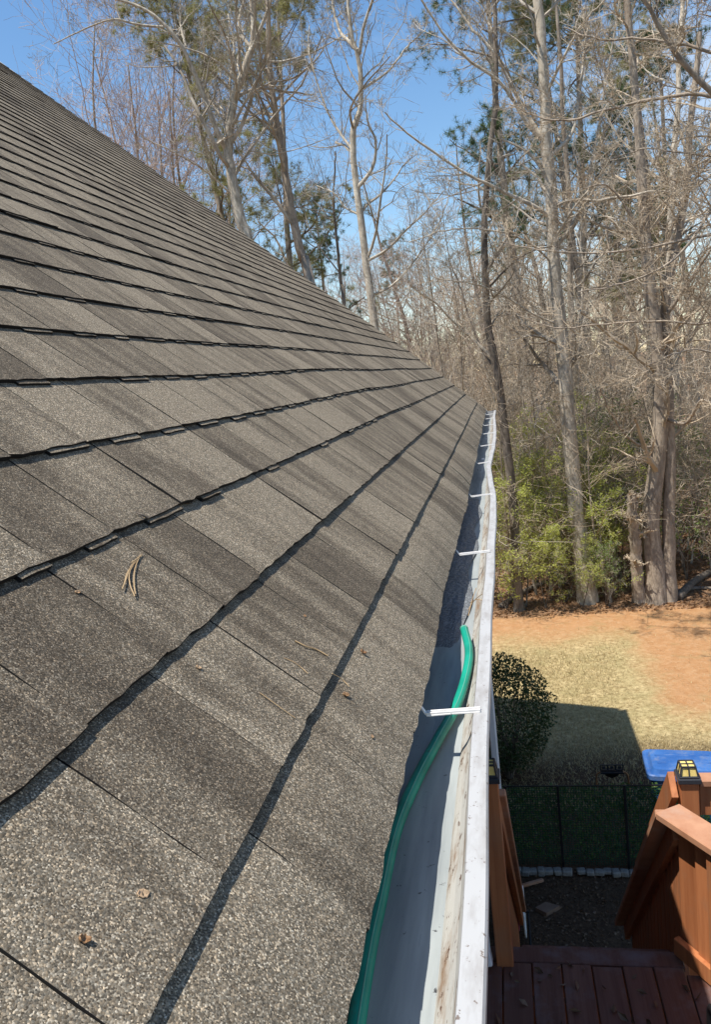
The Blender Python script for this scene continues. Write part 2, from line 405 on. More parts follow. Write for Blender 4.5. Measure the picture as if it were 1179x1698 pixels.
def ground_material():
    t = NT('yard_ground'); p = t.pos()
    sp = t.n('ShaderNodeSeparateXYZ'); t.l(p, sp.inputs[0]); X, Y = sp.outputs[0], sp.outputs[1]
    n1 = t.noise(p, 0.9, 5, 0.6); n2 = t.noise(p, 5, 5, 0.7); n3 = t.noise(p, 28, 5, 0.75); n4 = t.noise(p, 2.2, 4, 0.6)
    n5 = t.noise(p, 11, 6, 0.75); straw = t.mix(t.ramp(t.math('MULTIPLY_ADD', n5, .6, t.math('MULTIPLY', n3, .4)), [(0.40, 0), (0.60, 1)]), (0.20, 0.145, 0.062), (0.58, 0.465, 0.25))
    straw = t.mix(t.ramp(n4, [(0.40, 0), (0.66, 0.55)]), straw, (0.30, 0.255, 0.12))
    clay = t.mix(t.ramp(n2, [(0.3, 0), (0.7, 1)]), (0.36, 0.185, 0.080), (0.45, 0.26, 0.13))
    clay = t.mix(t.ramp(n5, [(0.50, 0), (0.66, 0.7)]), clay, (0.46, 0.30, 0.17))
    clay = t.mix(t.ramp(n4, [(0.55, 0), (0.70, 0.55)]), clay, (0.30, 0.22, 0.10))
    jit = t.math('MULTIPLY_ADD', n1, 1.6, t.math('MULTIPLY_ADD', n2, 0.7, -1.15))
    Yj = t.math('ADD', Y, jit); Xj = t.math('ADD', X, t.math('MULTIPLY', jit, 0.5))
    right = t.math('MULTIPLY', t.sstep(Xj, 1.80, 2.55), t.sstep(Yj, 11.1, 12.5))
    far = t.sstep(Yj, 14.6, 16.4)
    ck = t.math('MAXIMUM', right, far)
    c = t.mix(ck, straw, clay)
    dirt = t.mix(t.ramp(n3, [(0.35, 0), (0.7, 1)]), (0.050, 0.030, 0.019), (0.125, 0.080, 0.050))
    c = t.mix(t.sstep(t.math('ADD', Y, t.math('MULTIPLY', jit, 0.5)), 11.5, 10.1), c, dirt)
    litter = t.mix(t.ramp(n3, [(0.32, 0), (0.68, 1)]), (0.13, 0.075, 0.042), (0.40, 0.26, 0.16))
    litter = t.mix(t.ramp(n2, [(0.5, 0), (0.7, 0.6)]), litter, (0.36, 0.18, 0.09))
    c = t.mix(t.sstep(t.math('ADD', Y, t.math('MULTIPLY', jit, 0.35)), 16.9, 17.35), c, litter)
    t.col(c); t.set(Roughness=0.95); t.p.inputs['Specular IOR Level'].default_value = 0.1
    t.bump(t.math('MULTIPLY_ADD', n3, 0.6, n2), 0.9, 0.06)
    return t.m
M_GROUND = ground_material()

# ------------------------------------------------------------------ ground
def fbm(x, y, seed=0):
    r = np.random.default_rng(seed); z = np.zeros_like(x)
    for f, a in ((0.15, 1.0), (0.4, .6), (1.1, .3), (2.7, .15)):
        for _ in range(3):
            th = r.uniform(0, 6.28); ph = r.uniform(0, 6.28)
            z += a * np.sin((x * np.cos(th) + y * np.sin(th)) * f * 2.2 + ph) / 3
    return z
def ground_h(x, y):
    x = np.asarray(x, float); y = np.asarray(y, float)
    k = np.clip((y - 17.0) / 3.0, 0, 1)
    near = 0.012 * fbm(x, y, 3)
    return near + k * (0.12 + 0.10 * fbm(x, y, 4) + np.clip(y - 20, 0, 60) * 0.022) - 0.02
gx = np.concatenate([[-900, -400, -200, -100, -60], np.linspace(-40, -8, 14), np.linspace(-7, 12, 110), np.linspace(13, 45, 14), [60, 100, 200, 400, 900]])
gy = np.concatenate([[-300, -100, -40, -15], np.linspace(-6, 5, 10), np.linspace(5.3, 22, 120), np.linspace(23, 70, 30), [90, 140, 250, 500, 1200]])
GX, GY = np.meshgrid(gx, gy); GZ = ground_h(GX, np.minimum(GY, 80))
nx, ny = len(gx), len(gy); ii = np.arange(nx * ny).reshape(ny, nx)
q = np.stack([ii[:-1, :-1], ii[:-1, 1:], ii[1:, 1:], ii[1:, :-1]], -1).reshape(-1, 4)
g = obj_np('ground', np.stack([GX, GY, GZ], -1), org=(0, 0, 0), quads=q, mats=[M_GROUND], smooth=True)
g['kind'] = 'structure'; g['label'] = 'straw lawn, orange clay and leaf litter running back under the wood'

# ------------------------------------------------------------------ house
house = thing('house', 'house with long grey brown shingle roof and dented white gutter', 'house', (-6.5, 4.0, 0))
S_EAVE = 0.44 * RH; S_TOP = -8.6; Y0, Y1 = -2.6, 10.86; EXPO = 0.200
def smooth(a, lo, hi):
    k = np.clip((a - lo) / (hi - lo), 0, 1); return k * k * (3 - 2 * k)
def sway(y): return -0.030 * smooth(np.asarray(y, float), 3.0, 10.5)
def bumpf(s, y):
    s = np.asarray(s, float); y = np.asarray(y, float)
    b = 0.022 * np.exp(-((y - 3.9) / 1.7) ** 2) * np.exp(-((s + 0.55) / 0.55) ** 2)
    b = b + 0.004 * np.sin(y * 2.1 + s * 1.3) * np.exp(-((s + .2) / .8) ** 2) + 0.004 * np.sin(y * .9 - s * .7 + 1)
    e = np.clip((s - (S_EAVE - 0.16)) / 0.16, 0, 1.3)
    b = b - e ** 2 * (0.019 + 0.007 * np.sin(y * 3.3 + .6) + 0.005 * np.sin(y * 7.1))
    return b
def roof(s, y, n=0.0):
    s, y, n = np.broadcast_arrays(np.asarray(s, float), np.asarray(y, float), np.asarray(n, float))
    w = smooth(s, -1.2, S_EAVE) * sway(y)
    k = n + bumpf(s, y) - RH
    P = s[..., None] * RD + k[..., None] * RN
    P[..., 1] += y; P[..., 0] += w; P[..., 2] += CAMZ
    return P
EAVE = roof(S_EAVE, 0.0)
EX, EZ = float(EAVE[0]), float(EAVE[2])                   # about -0.178, 4.43

# roof deck board under the shingles
ys = np.linspace(Y0, Y1 - .01, 60); ss = np.concatenate([np.linspace(S_TOP, -1, 10), np.linspace(-.9, S_EAVE - .0075, 16)])
SS, YY = np.meshgrid(ss, ys); P = roof(SS, YY, -0.004); a = np.arange(SS.size).reshape(SS.shape)
qd = np.stack([a[:-1, :-1], a[:-1, 1:], a[1:, 1:], a[1:, :-1]], -1).reshape(-1, 4)
roof_o = obj_np('roof', P, house, quads=qd, mats=[M_FELT])
roof_o['label'] = 'sunlit slope of square weathered asphalt shingles, dipping at the eave'
md = roof_o.modifiers.new('thick', 'SOLIDIFY'); md.thickness = 0.02; md.offset = -1 if True else 1

tabs = []
butts = [S_EAVE - 0.006] + [0.13 * RH - EXPO * k for k in range(0, 43)]
for ci, sb in enumerate(butts):
    y = Y0 - rng.uniform(0, .25)
    while y < Y1:
        w = rng.choice([0.178, 0.19, 0.205, 0.205, 0.229, 0.25])
        a0, a1 = max(y, Y0), min(y + w, Y1)
        if a1 - a0 > 0.05: tabs.append((ci, sb, a0, a1))
        y += w
def make_tab(ci, sb, a0, a1, fine, r):
    gap = (0.0008 if ci < 3 else 0.0017) + r.uniform(0, .0008) if ci else .0001
    y0, y1 = a0 + gap, a1 - gap
    ln = 0.245 if ci else 0.21
    off = r.normal(0, 0.0010); t = 0.0068 + r.uniform(-.0012, .0018); lift = r.uniform(0, .0016) + (0.003 if r.random() < .05 else 0)
    nw = 9 if fine else 3; ns = 6 if fine else 3
    u = np.linspace(y0, y1, nw); v = np.linspace(0, 1, ns)               # v 0 = upper end, 1 = butt
    S = (sb + off - ln * (1 - v))[:, None] + np.zeros(nw)[None, :]
    if fine:
        S[-1] += r.normal(0, 0.0011, nw); u = u + 0; S[-1, 0] -= abs(r.normal(0, .0015)); S[-1, -1] -= abs(r.normal(0, .0015))
    Y = np.zeros(ns)[:, None] + u[None, :]
    if fine: Y[1:-1, 0] += r.normal(0, .0007, ns - 2); Y[1:-1, -1] += r.normal(0, .0007, ns - 2)
    if ci: Y[-1, 0] -= gap; Y[-1, -1] += gap                              # neighbours meet at the butt
    N = (0.001 + (0.0098 + lift) * v ** 1.15)[:, None] + np.zeros(nw)[None, :]
    top = roof(S, Y, N).reshape(-1, 3)
    low = roof(S[-1], Y[-1], N[-1] - t)                                  # bottom of the butt
    lL = roof(S[:, 0], Y[:, 0], N[:, 0] - .004); lR = roof(S[:, -1], Y[:, -1], N[:, -1] - .004)
    V = [top, low, lL, lR]; i = np.arange(ns * nw).reshape(ns, nw)
    Q = [np.stack([i[:-1, :-1], i[1:, :-1], i[1:, 1:], i[:-1, 1:]], -1).reshape(-1, 4)]
    b = ns * nw; j = b + np.arange(nw)
    Q.append(np.stack([i[-1, :-1], j[:-1], j[1:], i[-1, 1:]], -1))
    c = b + nw; k = c + np.arange(ns); Q.append(np.stack([i[:-1, 0], k[:-1], k[1:], i[1:, 0]], -1))
    k2 = c + ns + np.arange(ns); Q.append(np.stack([i[:-1, -1], i[1:, -1], k2[1:], k2[:-1]], -1))
    n0 = c + 2 * ns
    if ci > 2 and r.random() < .75:                                          # second layer peeping out below the butt
        left = r.uniform(.38, .58); ya, yb = (y0 + (y1 - y0) * (1 - left), y1)
        wedge = False; ext = .036 if wedge else 0.0085 + r.uniform(0, .0035); m = 5 if fine else 2
        uu = np.linspace(ya, yb, m); e = sb + off + ext + (r.normal(0, .0008, m) if fine else 0)
        hi = .0046 if wedge else float(N[-1].min()) - .0032 + r.uniform(-.0006, .0006); hb = float(N[-1].min()) - .0030 if wedge else .0045
        A = roof(np.full(m, sb - .004 if wedge else sb - .03), uu, hb); B = roof(e + np.zeros(m), uu, hi); C = roof(e + np.zeros(m), uu, 0.0012)
        D = roof(np.array([sb - .004 if wedge else sb - .03, sb + ext]), np.array([ya, ya]), .001)
        V += [A, B, C, D]; ai = n0 + np.arange(m); bi = ai + m; cj = bi + m; d0 = n0 + 3 * m
        Q.append(np.stack([ai[:-1], bi[:-1], bi[1:], ai[1:]], -1)); Q.append(np.stack([bi[:-1], cj[:-1], cj[1:], bi[1:]], -1))
        Q.append(np.array([[ai[0], d0, d0 + 1, bi[0]]]))
    mi_ = np.concatenate([np.full(len(q_), 0 if k_ in (0, 4) else 1) for k_, q_ in enumerate(Q)])   # cut edges are bare asphalt
    V = np.concatenate(V); tn = np.full(len(V), r.beta(1.8, 1.8));  return V, np.concatenate(Q), tn, mi_
area = []
for (ci, sb, a0, a1) in tabs:
    c4 = roof(np.array([sb, sb, sb - EXPO, sb - EXPO]), np.array([a0, a1, a1, a0]), .01)
    pr = [project(p) for p in c4]
    if any(p[2] < .25 for p in pr): area.append(0); continue
    px = np.clip([p[0] for p in pr], 0, W); py = np.clip([p[1] for p in pr], 0, H)
    area.append(abs(sum(px[k] * py[(k + 1) % 4] - px[(k + 1) % 4] * py[k] for k in range(4))) / 2)
big_i = set(np.argsort(area)[::-1][:298].tolist())
fv, fq, fa, fm, nb = [], [], [], [], 0
trng = np.random.default_rng(5)
for k, tb in enumerate(tabs):
    V, Q, A, MI = make_tab(*tb, k in big_i, trng)
    if k in big_i:
        obj_np('shingle', V, roof_o, quads=Q, mats=[M_SHINGLE, M_FELT], mi=MI, attr=A)
    else:
        fv.append(V); fq.append(Q + nb); fa.append(A); fm.append(MI); nb += len(V)
o = obj_np('shingle_field', np.concatenate(fv), roof_o, quads=np.concatenate(fq), mats=[M_SHINGLE, M_FELT], mi=np.concatenate(fm), attr=np.concatenate(fa)); o['kind'] = 'stuff'

# rake trim, gable wall, eave wall, fascia, soffit, far slope
b = MB(); A0 = roof(S_TOP, Y1); B0 = roof(S_EAVE + .01, Y1)
b.bar(A0 + RN * -.012 + np.array([0, .012, 0]), B0 + RN * -.012 + np.array([0, .012, 0]), 0.02, 0.045, RN); b.build('rake_trim', M_WHITE, house)
b = MB(); b.bar(A0 - RN * .14, B0 - RN * .14, 0.022, 0.19, RN); b.build('rake_board', M_WHITE, house)
WX = -0.58; RX = float(A0[0]); RZ = float(A0[2]); LX = 2 * RX - WX
b = MB(); b.box(WX - .12, WX, Y0, Y1 - .35, -0.1, EZ - .16); b.build('wall', M_SIDING, house)
b = MB()
for k in range(24):
    z = 0.12 + k * .18
    if z > EZ - .3: break
    b.obox((WX + .008, (Y0 + Y1 - .35) / 2, z), (.009, 0, 0), (0, (Y1 - .35 - Y0) / 2, 0), (.004, 0, .088))
b.build('siding', M_SIDING, house)
b = MB(); gy_ = Y1 - .35
b.add([(WX - .01, gy_, -.1), (LX, gy_, -.1), (LX, gy_, EZ - .2), (RX, gy_, RZ - .3), (WX - .01, gy_, EZ - .2),
       (WX - .01, gy_ - .12, -.1), (LX, gy_ - .12, -.1), (LX, gy_ - .12, EZ - .2), (RX, gy_ - .12, RZ - .3), (WX - .01, gy_ - .12, EZ - .2)],
      [(0, 1, 2, 3, 4), (9, 8, 7, 6, 5), (0, 5, 6, 1), (1, 6, 7, 2), (2, 7, 8, 3), (3, 8, 9, 4), (4, 9, 5, 0)]); b.build('gable_wall', M_SIDING, house)
b = MB(); LE = 2 * RX - EX
b.add([(RX, Y0, RZ), (RX, Y1, RZ), (LE, Y1, EZ), (LE, Y0, EZ), (RX, Y0, RZ - .05), (RX, Y1, RZ - .05), (LE, Y1, EZ - .05), (LE, Y0, EZ - .05)],
      [(0, 1, 2, 3), (7, 6, 5, 4), (1, 5, 6, 2), (0, 3, 7, 4), (2, 6, 7, 3)]); b.build('far_roof_slope', M_SHINGLE, house)
GB = EX - 0.034                                            # back of the gutter
stations = np.arange(Y0, Y1 + .001, 0.06)
def sweep(prof, ys, fx, fz, mats, mis, name, parent):
    prof = np.array(prof); n = len(prof); m = len(ys)
    V = np.zeros((m, n, 3)); V[:, :, 0] = prof[None, :, 0]; V[:, :, 1] = ys[:, None]; V[:, :, 2] = prof[None, :, 1]
    V[:, :, 0] += fx(ys)[:, None]; V[:, :, 2] += fz(ys)[:, None]
    return V
yy = np.linspace(Y0, Y1 - .02, 24); sf = sway(yy); b = MB()
fv_ = [(x_ + sf[i], yy[i], z_) for i in range(24) for x_, z_ in ((GB - .03, EZ - .19), (GB - .004, EZ - .19), (GB - .004, EZ - .034), (GB - .03, EZ - .034))]
b.add(fv_, [(i * 4 + k, i * 4 + (k + 1) % 4, i * 4 + 4 + (k + 1) % 4, i * 4 + 4 + k) for i in range(23) for k in range(4)] + [(3, 2, 1, 0), (92, 93, 94, 95)])
b.build('fascia', M_WHITE, house)
b = MB(); b.box(WX, GB - .036, Y0, Y1 - .36, EZ - .185, EZ - .165); b.build('soffit', M_WHITE, house)

# ------------------------------------------------------------------ gutter
def dent(y):
    y = np.asarray(y, float)
    return (-0.030 * np.exp(-((y - 4.75) / 0.75) ** 2) + 0.008 * np.exp(-((y - 3.4) / .5) ** 2) + 0.010 * np.exp(-((y - 7.6) / .8) ** 2)
            + 0.0022 * np.sin(y * 3.1) + 0.0012 * np.sin(y * 8.7 + 1))
LIPX = -0.064; GZ0 = CAMZ - 0.692; GZT = CAMZ - 0.598
prof = [(GB, GZT - .006), (GB, GZ0), (-.124, GZ0), (-.119, GZ0 + .010), (-.108, GZ0 + .026), (-.098, GZ0 + .046), (-.094, GZ0 + .070), (-.090, GZT - .005),
        (-.0885, GZT), (-.066, GZT), (LIPX, GZT - .003), (LIPX, GZT - .014), (-.0665, GZT - .017)]
wdent = np.array([0, 0, .15, .2, .35, .55, .75, 1, 1, 1, 1, 1, 1])
prof = np.array(prof); m = len(stations); n = len(prof)
V = np.zeros((m, n, 3)); V[:, :, 0] = prof[None, :, 0] + sway(stations)[:, None] + dent(stations)[:, None] * wdent[None, :]
V[:, :, 1] = stations[:, None]; V[:, :, 2] = prof[None, :, 1] + (0.0025 * np.sin(stations * 2.3))[:, None]
i = np.arange(m * n).reshape(m, n)
Q = np.stack([i[:-1, :-1], i[1:, :-1], i[1:, 1:], i[:-1, 1:]], -1)
mi = np.zeros((m - 1, n - 1), int); mi[:, 0:2] = 0; mi[:, 2:7] = 1; mi[:, 7:] = 2
gutter = obj_np('gutter', V, house, quads=Q.reshape(-1, 4), mats=[M_GFLOOR, M_GWALL, M_GLIP], mi=mi.ravel())
gutter['label'] = 'dented white metal gutter with stained inner wall and chipped lip'
md = gutter.modifiers.new('metal', 'SOLIDIFY'); md.thickness = 0.0016; md.offset = -1
def lipx(y): return float(sway(y) + dent(y))
b = MB(); sw = lipx(Y1)
b.add([(p[0] + sw, Y1 + dy, p[1]) for dy in (0, .002) for p in prof[:11]], [tuple(range(11)), tuple(range(21, 10, -1))] + [(k, k + 11, (k + 1) % 11 + 11, (k + 1) % 11) for k in range(11)])
b.build('end_cap', M_GLIP, gutter)
for px, py in ((790, 1181), (797, 917), (799, 822), (802, 768), (806, 739), (809, 719), (811, 705), (813, 694), (814, 687)):
    r = at_z(px, py, GZT); y = float(r[1])
    if y > Y1 - .1: continue
    sx = lipx(y); sb_ = float(sway(y)); b = MB()
    pts = [(-.078 + sx, y, GZT + .0025), (-.130 + sx * .5 + sb_ * .5, y, GZT + .001), (EX + .014 + sb_, y, GZT - .002), (EX + .004 + sb_, y + .004, GZT + .012), (EX - .002 + sb_, y + .016, EZ + .004), (EX - .022 + sb_, y + .022, EZ + .026)]
    for k in range(len(pts) - 1):
        b.bar(pts[k], pts[k + 1], .013 if k < 2 else .009, .0035, (0, 0, 1) if k < 2 else (1, 0, .6), bevel=.001)
    for dx_ in (-.0045, .0045): b.bar((pts[0][0], y + dx_, GZT + .006), (pts[2][0], y + dx_, GZT + .0015), .003, .004)
    b.build('hanger', M_GALV, gutter)

# downspouts (white, rectangular, ribbed)
def downspout(x, y, z_low, kick):
    b = MB()
    def seg(a, c):
        a = np.array(a); c = np.array(c); b.bar(a, c, .078, .056, (1, 0, 0.001), bevel=.008)
        for k in (-.022, 0, .022): b.bar(a + np.array([.029, k, 0]), c + np.array([.029, k, 0]), .008, .004, (1, 0, .001))
    seg((x, y, z_low + (.06 if kick else 0)), (x, y, EZ - .42))
    b.bar((x, y, EZ - .43), (-.165, y, GZ0 + .003), .07, .052, (1, 0, 0.3), bevel=.008)
    if kick: b.bar((x, y, z_low + .075), (x + .012, y - .02, z_low), .080, .058, (1, 0, .001), bevel=.006)
    b.build('downspout', M_WHITE, house)
downspout(-0.305, 3.47, CAMZ - 2.95, True)
downspout(-0.285, 5.95, 0.02, False)

# ------------------------------------------------------------------ deck
DZ = CAMZ - 2.97
deck = thing('deck', 'red stained wooden deck with railing and steep stairs in the house shadow', 'deck', (0.2, 2.0, 0))
x_seam = float(at_z(835, 1650, DZ)[0])
Gd = np.array([.53, -.85, 0]); Gd /= np.linalg.norm(Gd); AP = np.array([.643, 3.61, CAMZ - 2.20])
pl = {}
x = x_seam - .145 * 2
while x < 1.9:
    x1 = x + .139
    ye = 3.492
    if x1 > .70: ye = min(3.492, 3.52 - ((x + x1) / 2 - .68) * 1.55)
    if ye > -1.5:
        b = MB(); wv = rng.normal(0, .0015)
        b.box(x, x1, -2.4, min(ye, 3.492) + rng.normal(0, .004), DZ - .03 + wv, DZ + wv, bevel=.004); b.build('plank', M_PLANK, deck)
    x += .145
b = MB(); b.box(-.50, .66, 3.500, 3.605, DZ - .034, DZ - .001, bevel=.005); b.build('edge_plank', M_PLANK, deck)
b = MB(); b.box(-.50, .66, 3.56, 3.598, DZ - .26, DZ - .037); b.build('rim_joist', M_RAIL, deck)
b = MB(); b.box(-.50, 1.8, -2.4, -2.36, DZ - .26, DZ - .035); b.build('rim_joist', M_RAIL, deck)
for yb in (-1.2, 0.4, 2.0, 3.3):
    b = MB(); b.box(-.5, min(1.8, .68 + (3.5 - yb) / 1.55), yb - .02, yb + .02, DZ - .24, DZ - .036); b.build('joist', M_RAIL, deck)
def solar_cap(c, w, label):
    root = thing('post_light', label, 'post light', c)
    c = np.array(c, float); h = w / 2
    b = MB(); b.box(c[0] - h - .014, c[0] + h + .014, c[1] - h - .014, c[1] + h + .014, c[2] - .028, c[2], bevel=.003)
    b.box(c[0] - h - .006, c[0] + h + .006, c[1] - h - .006, c[1] + h + .006, c[2], c[2] + .012, bevel=.003); b.build('base', M_POSTCAP, root)
    t = h * .80; zt = c[2] + .060; z0 = c[2] + .012
    b = MB()
    for sx in (-1, 1):
        for sy in (-1, 1): b.bar((c[0] + sx * h, c[1] + sy * h, z0), (c[0] + sx * t, c[1] + sy * t, zt), .008, .008, (1, 0, 0))
    for sgn in (-1, 1):
        b.bar((c[0], c[1] + sgn * h, z0), (c[0], c[1] + sgn * t, zt), .006, .006, (1, 0, 0)); b.bar((c[0] + sgn * h, c[1], z0), (c[0] + sgn * t, c[1], zt), .006, .006, (0, 1, 0))
        b.bar((c[0] - t, c[1] + sgn * t, zt), (c[0] + t, c[1] + sgn * t, zt), .008, .008); b.bar((c[0] + sgn * t, c[1] - t, zt), (c[0] + sgn * t, c[1] + t, zt), .008, .008)
    b.bar((c[0] - t, c[1], zt), (c[0] + t, c[1], zt), .007, .007); b.bar((c[0], c[1] - t, zt), (c[0], c[1] + t, zt), .007, .007)
    b.build('frame', M_POSTCAP, root)
    b = MB(); g_ = h * .96; tt = t * .96
    b.add([(c[0] + sx * g_, c[1] + sy * g_, z0) for sx, sy in ((-1, -1), (1, -1), (1, 1), (-1, 1))] + [(c[0] + sx * tt, c[1] + sy * tt, zt - .001) for sx, sy in ((-1, -1), (1, -1), (1, 1), (-1, 1))],
          [(0, 1, 5, 4), (1, 2, 6, 5), (2, 3, 7, 6), (3, 0, 4, 7), (4, 5, 6, 7)]); b.build('pane', M_AMBER, root)
def post(x, y, z0, z1, w=.09):
    b = MB(); b.box(x - w / 2, x + w / 2, y - w / 2, y + w / 2, z0, z1, bevel=.004); return b.build('post', M_RAIL, deck)
LPX, LPY = -.205, 3.50
post(LPX, LPY, DZ - 2.1 if False else 0.0, CAMZ - 1.968, .084)
solar_cap((LPX, LPY, CAMZ - 1.940), .078, 'amber paned solar light on the post beside the downspout')
RP = at_d(1141, 1292, 4.12); RPX, RPY, RPZ = map(float, RP)
post(RPX, RPY, 0.0, RPZ, .094)
solar_cap((RPX, RPY, RPZ + .028), .088, 'amber paned solar light on the sunlit post beside the blue bin')
b = MB(); b.box(RPX + .052, RPX + 1.3, RPY - .02, RPY + .02, RPZ - .20, RPZ - .025, bevel=.004); b.build('rail', M_RAIL, deck)
b = MB(); b.box(RPX + .052, RPX + 1.3, RPY - .045, RPY + .045, RPZ - .022, RPZ + .014, bevel=.004); b.build('cap_rail', M_CAPRAIL, deck)
# diagonal guard at the deck's right side
gn = np.array([Gd[1], -Gd[0], 0]) * -1                      # towards the deck side? horizontal normal
side = np.array([-Gd[1], Gd[0], 0]); 
if side[0] > 0: side = -side                                # side points back over the deck (towards the house)
L = 2.6
b = MB(); a = AP - np.array([0, 0, .019]) - Gd * .02; b.bar(a, a + Gd * L, .15, .038, bevel=.005); b.build('cap_rail', M_CAPRAIL, deck)
b = MB(); a = AP - np.array([0, 0, .085]); b.bar(a - side * .03, a - side * .03 + Gd * L, .038, .085, bevel=.003); b.build('rail', M_RAIL, deck)
b = MB(); a = np.array([AP[0], AP[1], DZ + .055]); b.bar(a + side * .02 + Gd * .02, a + side * .02 + Gd * L, .038, .09, bevel=.003); b.build('rail', M_RAIL, deck)
k = 0.03; kk = 0
while k < L - .14:
    o_ = (-.012 if kk % 2 else .012)
    b = MB(); a = np.array([AP[0], AP[1], 0]) + Gd * (k + .066) - side * (.006 + o_)
    b.obox((a[0], a[1], (DZ + .055 + CAMZ - 2.29) / 2), Gd * .066, side * .009, (0, 0, (CAMZ - 2.29 - DZ - .055) / 2), bevel=.003); b.build('picket', M_RAIL, deck); k += .128; kk += 1
b = MB(); a = np.array([AP[0], AP[1], 0]) + Gd * .30 + side * .034; b.obox((a[0], a[1], (DZ + .1 + CAMZ - 2.26) / 2), Gd * .036, side * .017, (0, 0, (CAMZ - 2.26 - DZ - .1) / 2), bevel=.003); b.build('stile', M_RAIL, deck)
# stairs
SD = np.array([0, .690, -.724]); SL = 3.3
for sx, x_, top in ((1, AP[0], CAMZ - 2.20), (-1, LPX + .045, CAMZ - 2.05)):
    a = np.array([x_, AP[1] if sx > 0 else LPY + .05, top - .019]); e = a + SD * SL
    b = MB(); b.bar(a, e, .14 if sx > 0 else .055, .038, bevel=.005); b.build('stair_cap_rail', M_CAPRAIL, deck)
    a2 = a + np.array([sx * .02, 0, -.09]); b = MB(); b.bar(a2, a2 + SD * SL, .036, .09, bevel=.003); b.build('stair_rail', M_RAIL, deck)
    st = np.array([x_ + sx * .03, 3.60, DZ - .10]); b = MB(); b.bar(st, st + SD * 3.4, .04, .26); b.build('stringer', M_RAIL, deck)
    y = 3.70
    while y < 5.8:
        zt = top - .10 - (y - a[1]) * .724 / .690; zb = DZ - .12 - (y - 3.60) * .724 / .690
        b = MB(); b.box(x_ + sx * .045, x_ + sx * .063, y - .062, y + .062, max(.02, zb), zt, bevel=.003); b.build('picket', M_RAIL, deck); y += .134
    b = MB(); yb = a[1] + SD[1] * (SL - .25); b.box(x_ + sx * .07, x_ + sx * .16, yb - .045, yb + .045, 0, max(.4, top - .08 - SL * .724 + .2), bevel=.004); b.build('post', M_RAIL, deck)
for k in range(14):
    z = DZ - .19 * (k + 1); 
    if z < .1: break
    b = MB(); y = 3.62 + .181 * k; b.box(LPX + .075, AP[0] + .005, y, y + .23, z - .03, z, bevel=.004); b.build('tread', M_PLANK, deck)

# sloped outer rail running down from the sunlit post
b = MB(); a = np.array([RPX - .075, RPY, RPZ - .03]); b.bar(a, a + SD * 2.2, .035, .14, bevel=.003); b.build('stair_rail', M_RAIL, deck)

# ------------------------------------------------------------------ patio chair at the deck's edge
ch = at_z(1176, 1640, DZ + .55); cx, cy = float(ch[0]) + .24, float(ch[1]) - .28
chair = thing('patio_chair', 'black tubular metal patio chair on the dark deck planks', 'chair', (cx, cy, DZ))
def arc(c, r, a0, a1, n, ux, uy): return [np.array(c) + r * (math.cos(a) * np.array(ux) + math.sin(a) * np.array(uy)) for a in np.linspace(a0, a1, n)]
for sx in (-1, 1):
    x_ = cx + sx * .25; b = MB()
    pts = [(x_, cy + .22, DZ + .012), (x_, cy + .23, DZ + .40)] + arc((x_, cy + .15, DZ + .48), .08, 0, math.pi / 2, 6, (0, 1, 0), (0, 0, 1)) + [(x_, cy - .16, DZ + .56)] + arc((x_, cy - .20, DZ + .49), .07, math.pi / 2, math.pi, 5, (0, 1, 0), (0, 0, 1))[0:5] + [(x_, cy - .28, DZ + .3), (x_, cy - .30, DZ + .012)]
    b.tube(pts, .013, 10); b.build('arm_frame', M_BLACK, chair, smooth=True)
b = MB(); b.box(cx - .24, cx + .24, cy - .22, cy + .22, DZ + .39, DZ + .41, bevel=.008); b.build('seat', M_BLACK, chair)
b = MB(); b.tube([(cx - .22, cy - .2, DZ + .4), (cx - .22, cy - .3, DZ + .85), (cx - .15, cy - .32, DZ + .92), (cx + .15, cy - .32, DZ + .92), (cx + .22, cy - .3, DZ + .85), (cx + .22, cy - .2, DZ + .4)], .012, 8)
for k in range(7): x_ = cx - .18 + k * .06; b.tube([(x_, cy - .2, DZ + .4), (x_, cy - .315, DZ + .91)], .005, 5)
b.build('backrest', M_BLACK, chair, smooth=True)

# ------------------------------------------------------------------ green hose in the gutter
def catmull(P, n):
    P = np.asarray(P, float); k = len(P); Q = np.vstack([2 * P[0] - P[1], P, 2 * P[-1] - P[-2]])
    t = np.linspace(0, k - 1 - 1e-6, n); i = t.astype(int); u = (t - i)[:, None]
    a, b_, c, d = Q[i], Q[i + 1], Q[i + 2], Q[i + 3]
    return .5 * ((2 * b_) + (-a + c) * u + (2 * a - 5 * b_ + 4 * c - d) * u ** 2 + (-a + 3 * b_ - 3 * c + d) * u ** 3)
hz = GZ0 + .0115
hp = [np.array([-.178, -.4, hz]), np.array([-.180, .2, hz])]
for px, py, z in ((597, 1660, hz + .004), (628, 1500, hz + .004), (655, 1380, hz + .004), (690, 1295, hz + .004), (727, 1225, hz + .006), (757, 1170, hz + .010), (773, 1120, hz + .020), (778, 1080, hz + .026), (770, 1043, hz + .024)):
    hp.append(at_z(px, py, z))
hs = catmull(hp, 90)
hose = thing('garden_hose', 'bright green garden hose lying in the gutter with its open end up', 'hose', (float(hs[40][0]), float(hs[40][1]), GZ0))
b = MB(); b.tube(hs, .0103, 14, caps=False); b.build('tube', M_HOSE, hose, smooth=True)
b = MB(); up = np.array([.35, 0, .94]); b.tube([p + up * .0098 for p in hs], .0011, 5); b.build('stripe', M_HOSE_RIB, hose, smooth=True)
d_ = hs[-1] - hs[-2]; d_ /= np.linalg.norm(d_)
b = MB(); b.tube([hs[-1] - d_ * .010, hs[-1] + d_ * .0012], .0108, 14, caps=False); b.tube([hs[-1] + d_ * .0012, hs[-1] - d_ * .010], .0082, 14, caps=False); b.build('cut_end', M_HOSE_RIB, hose, smooth=True)

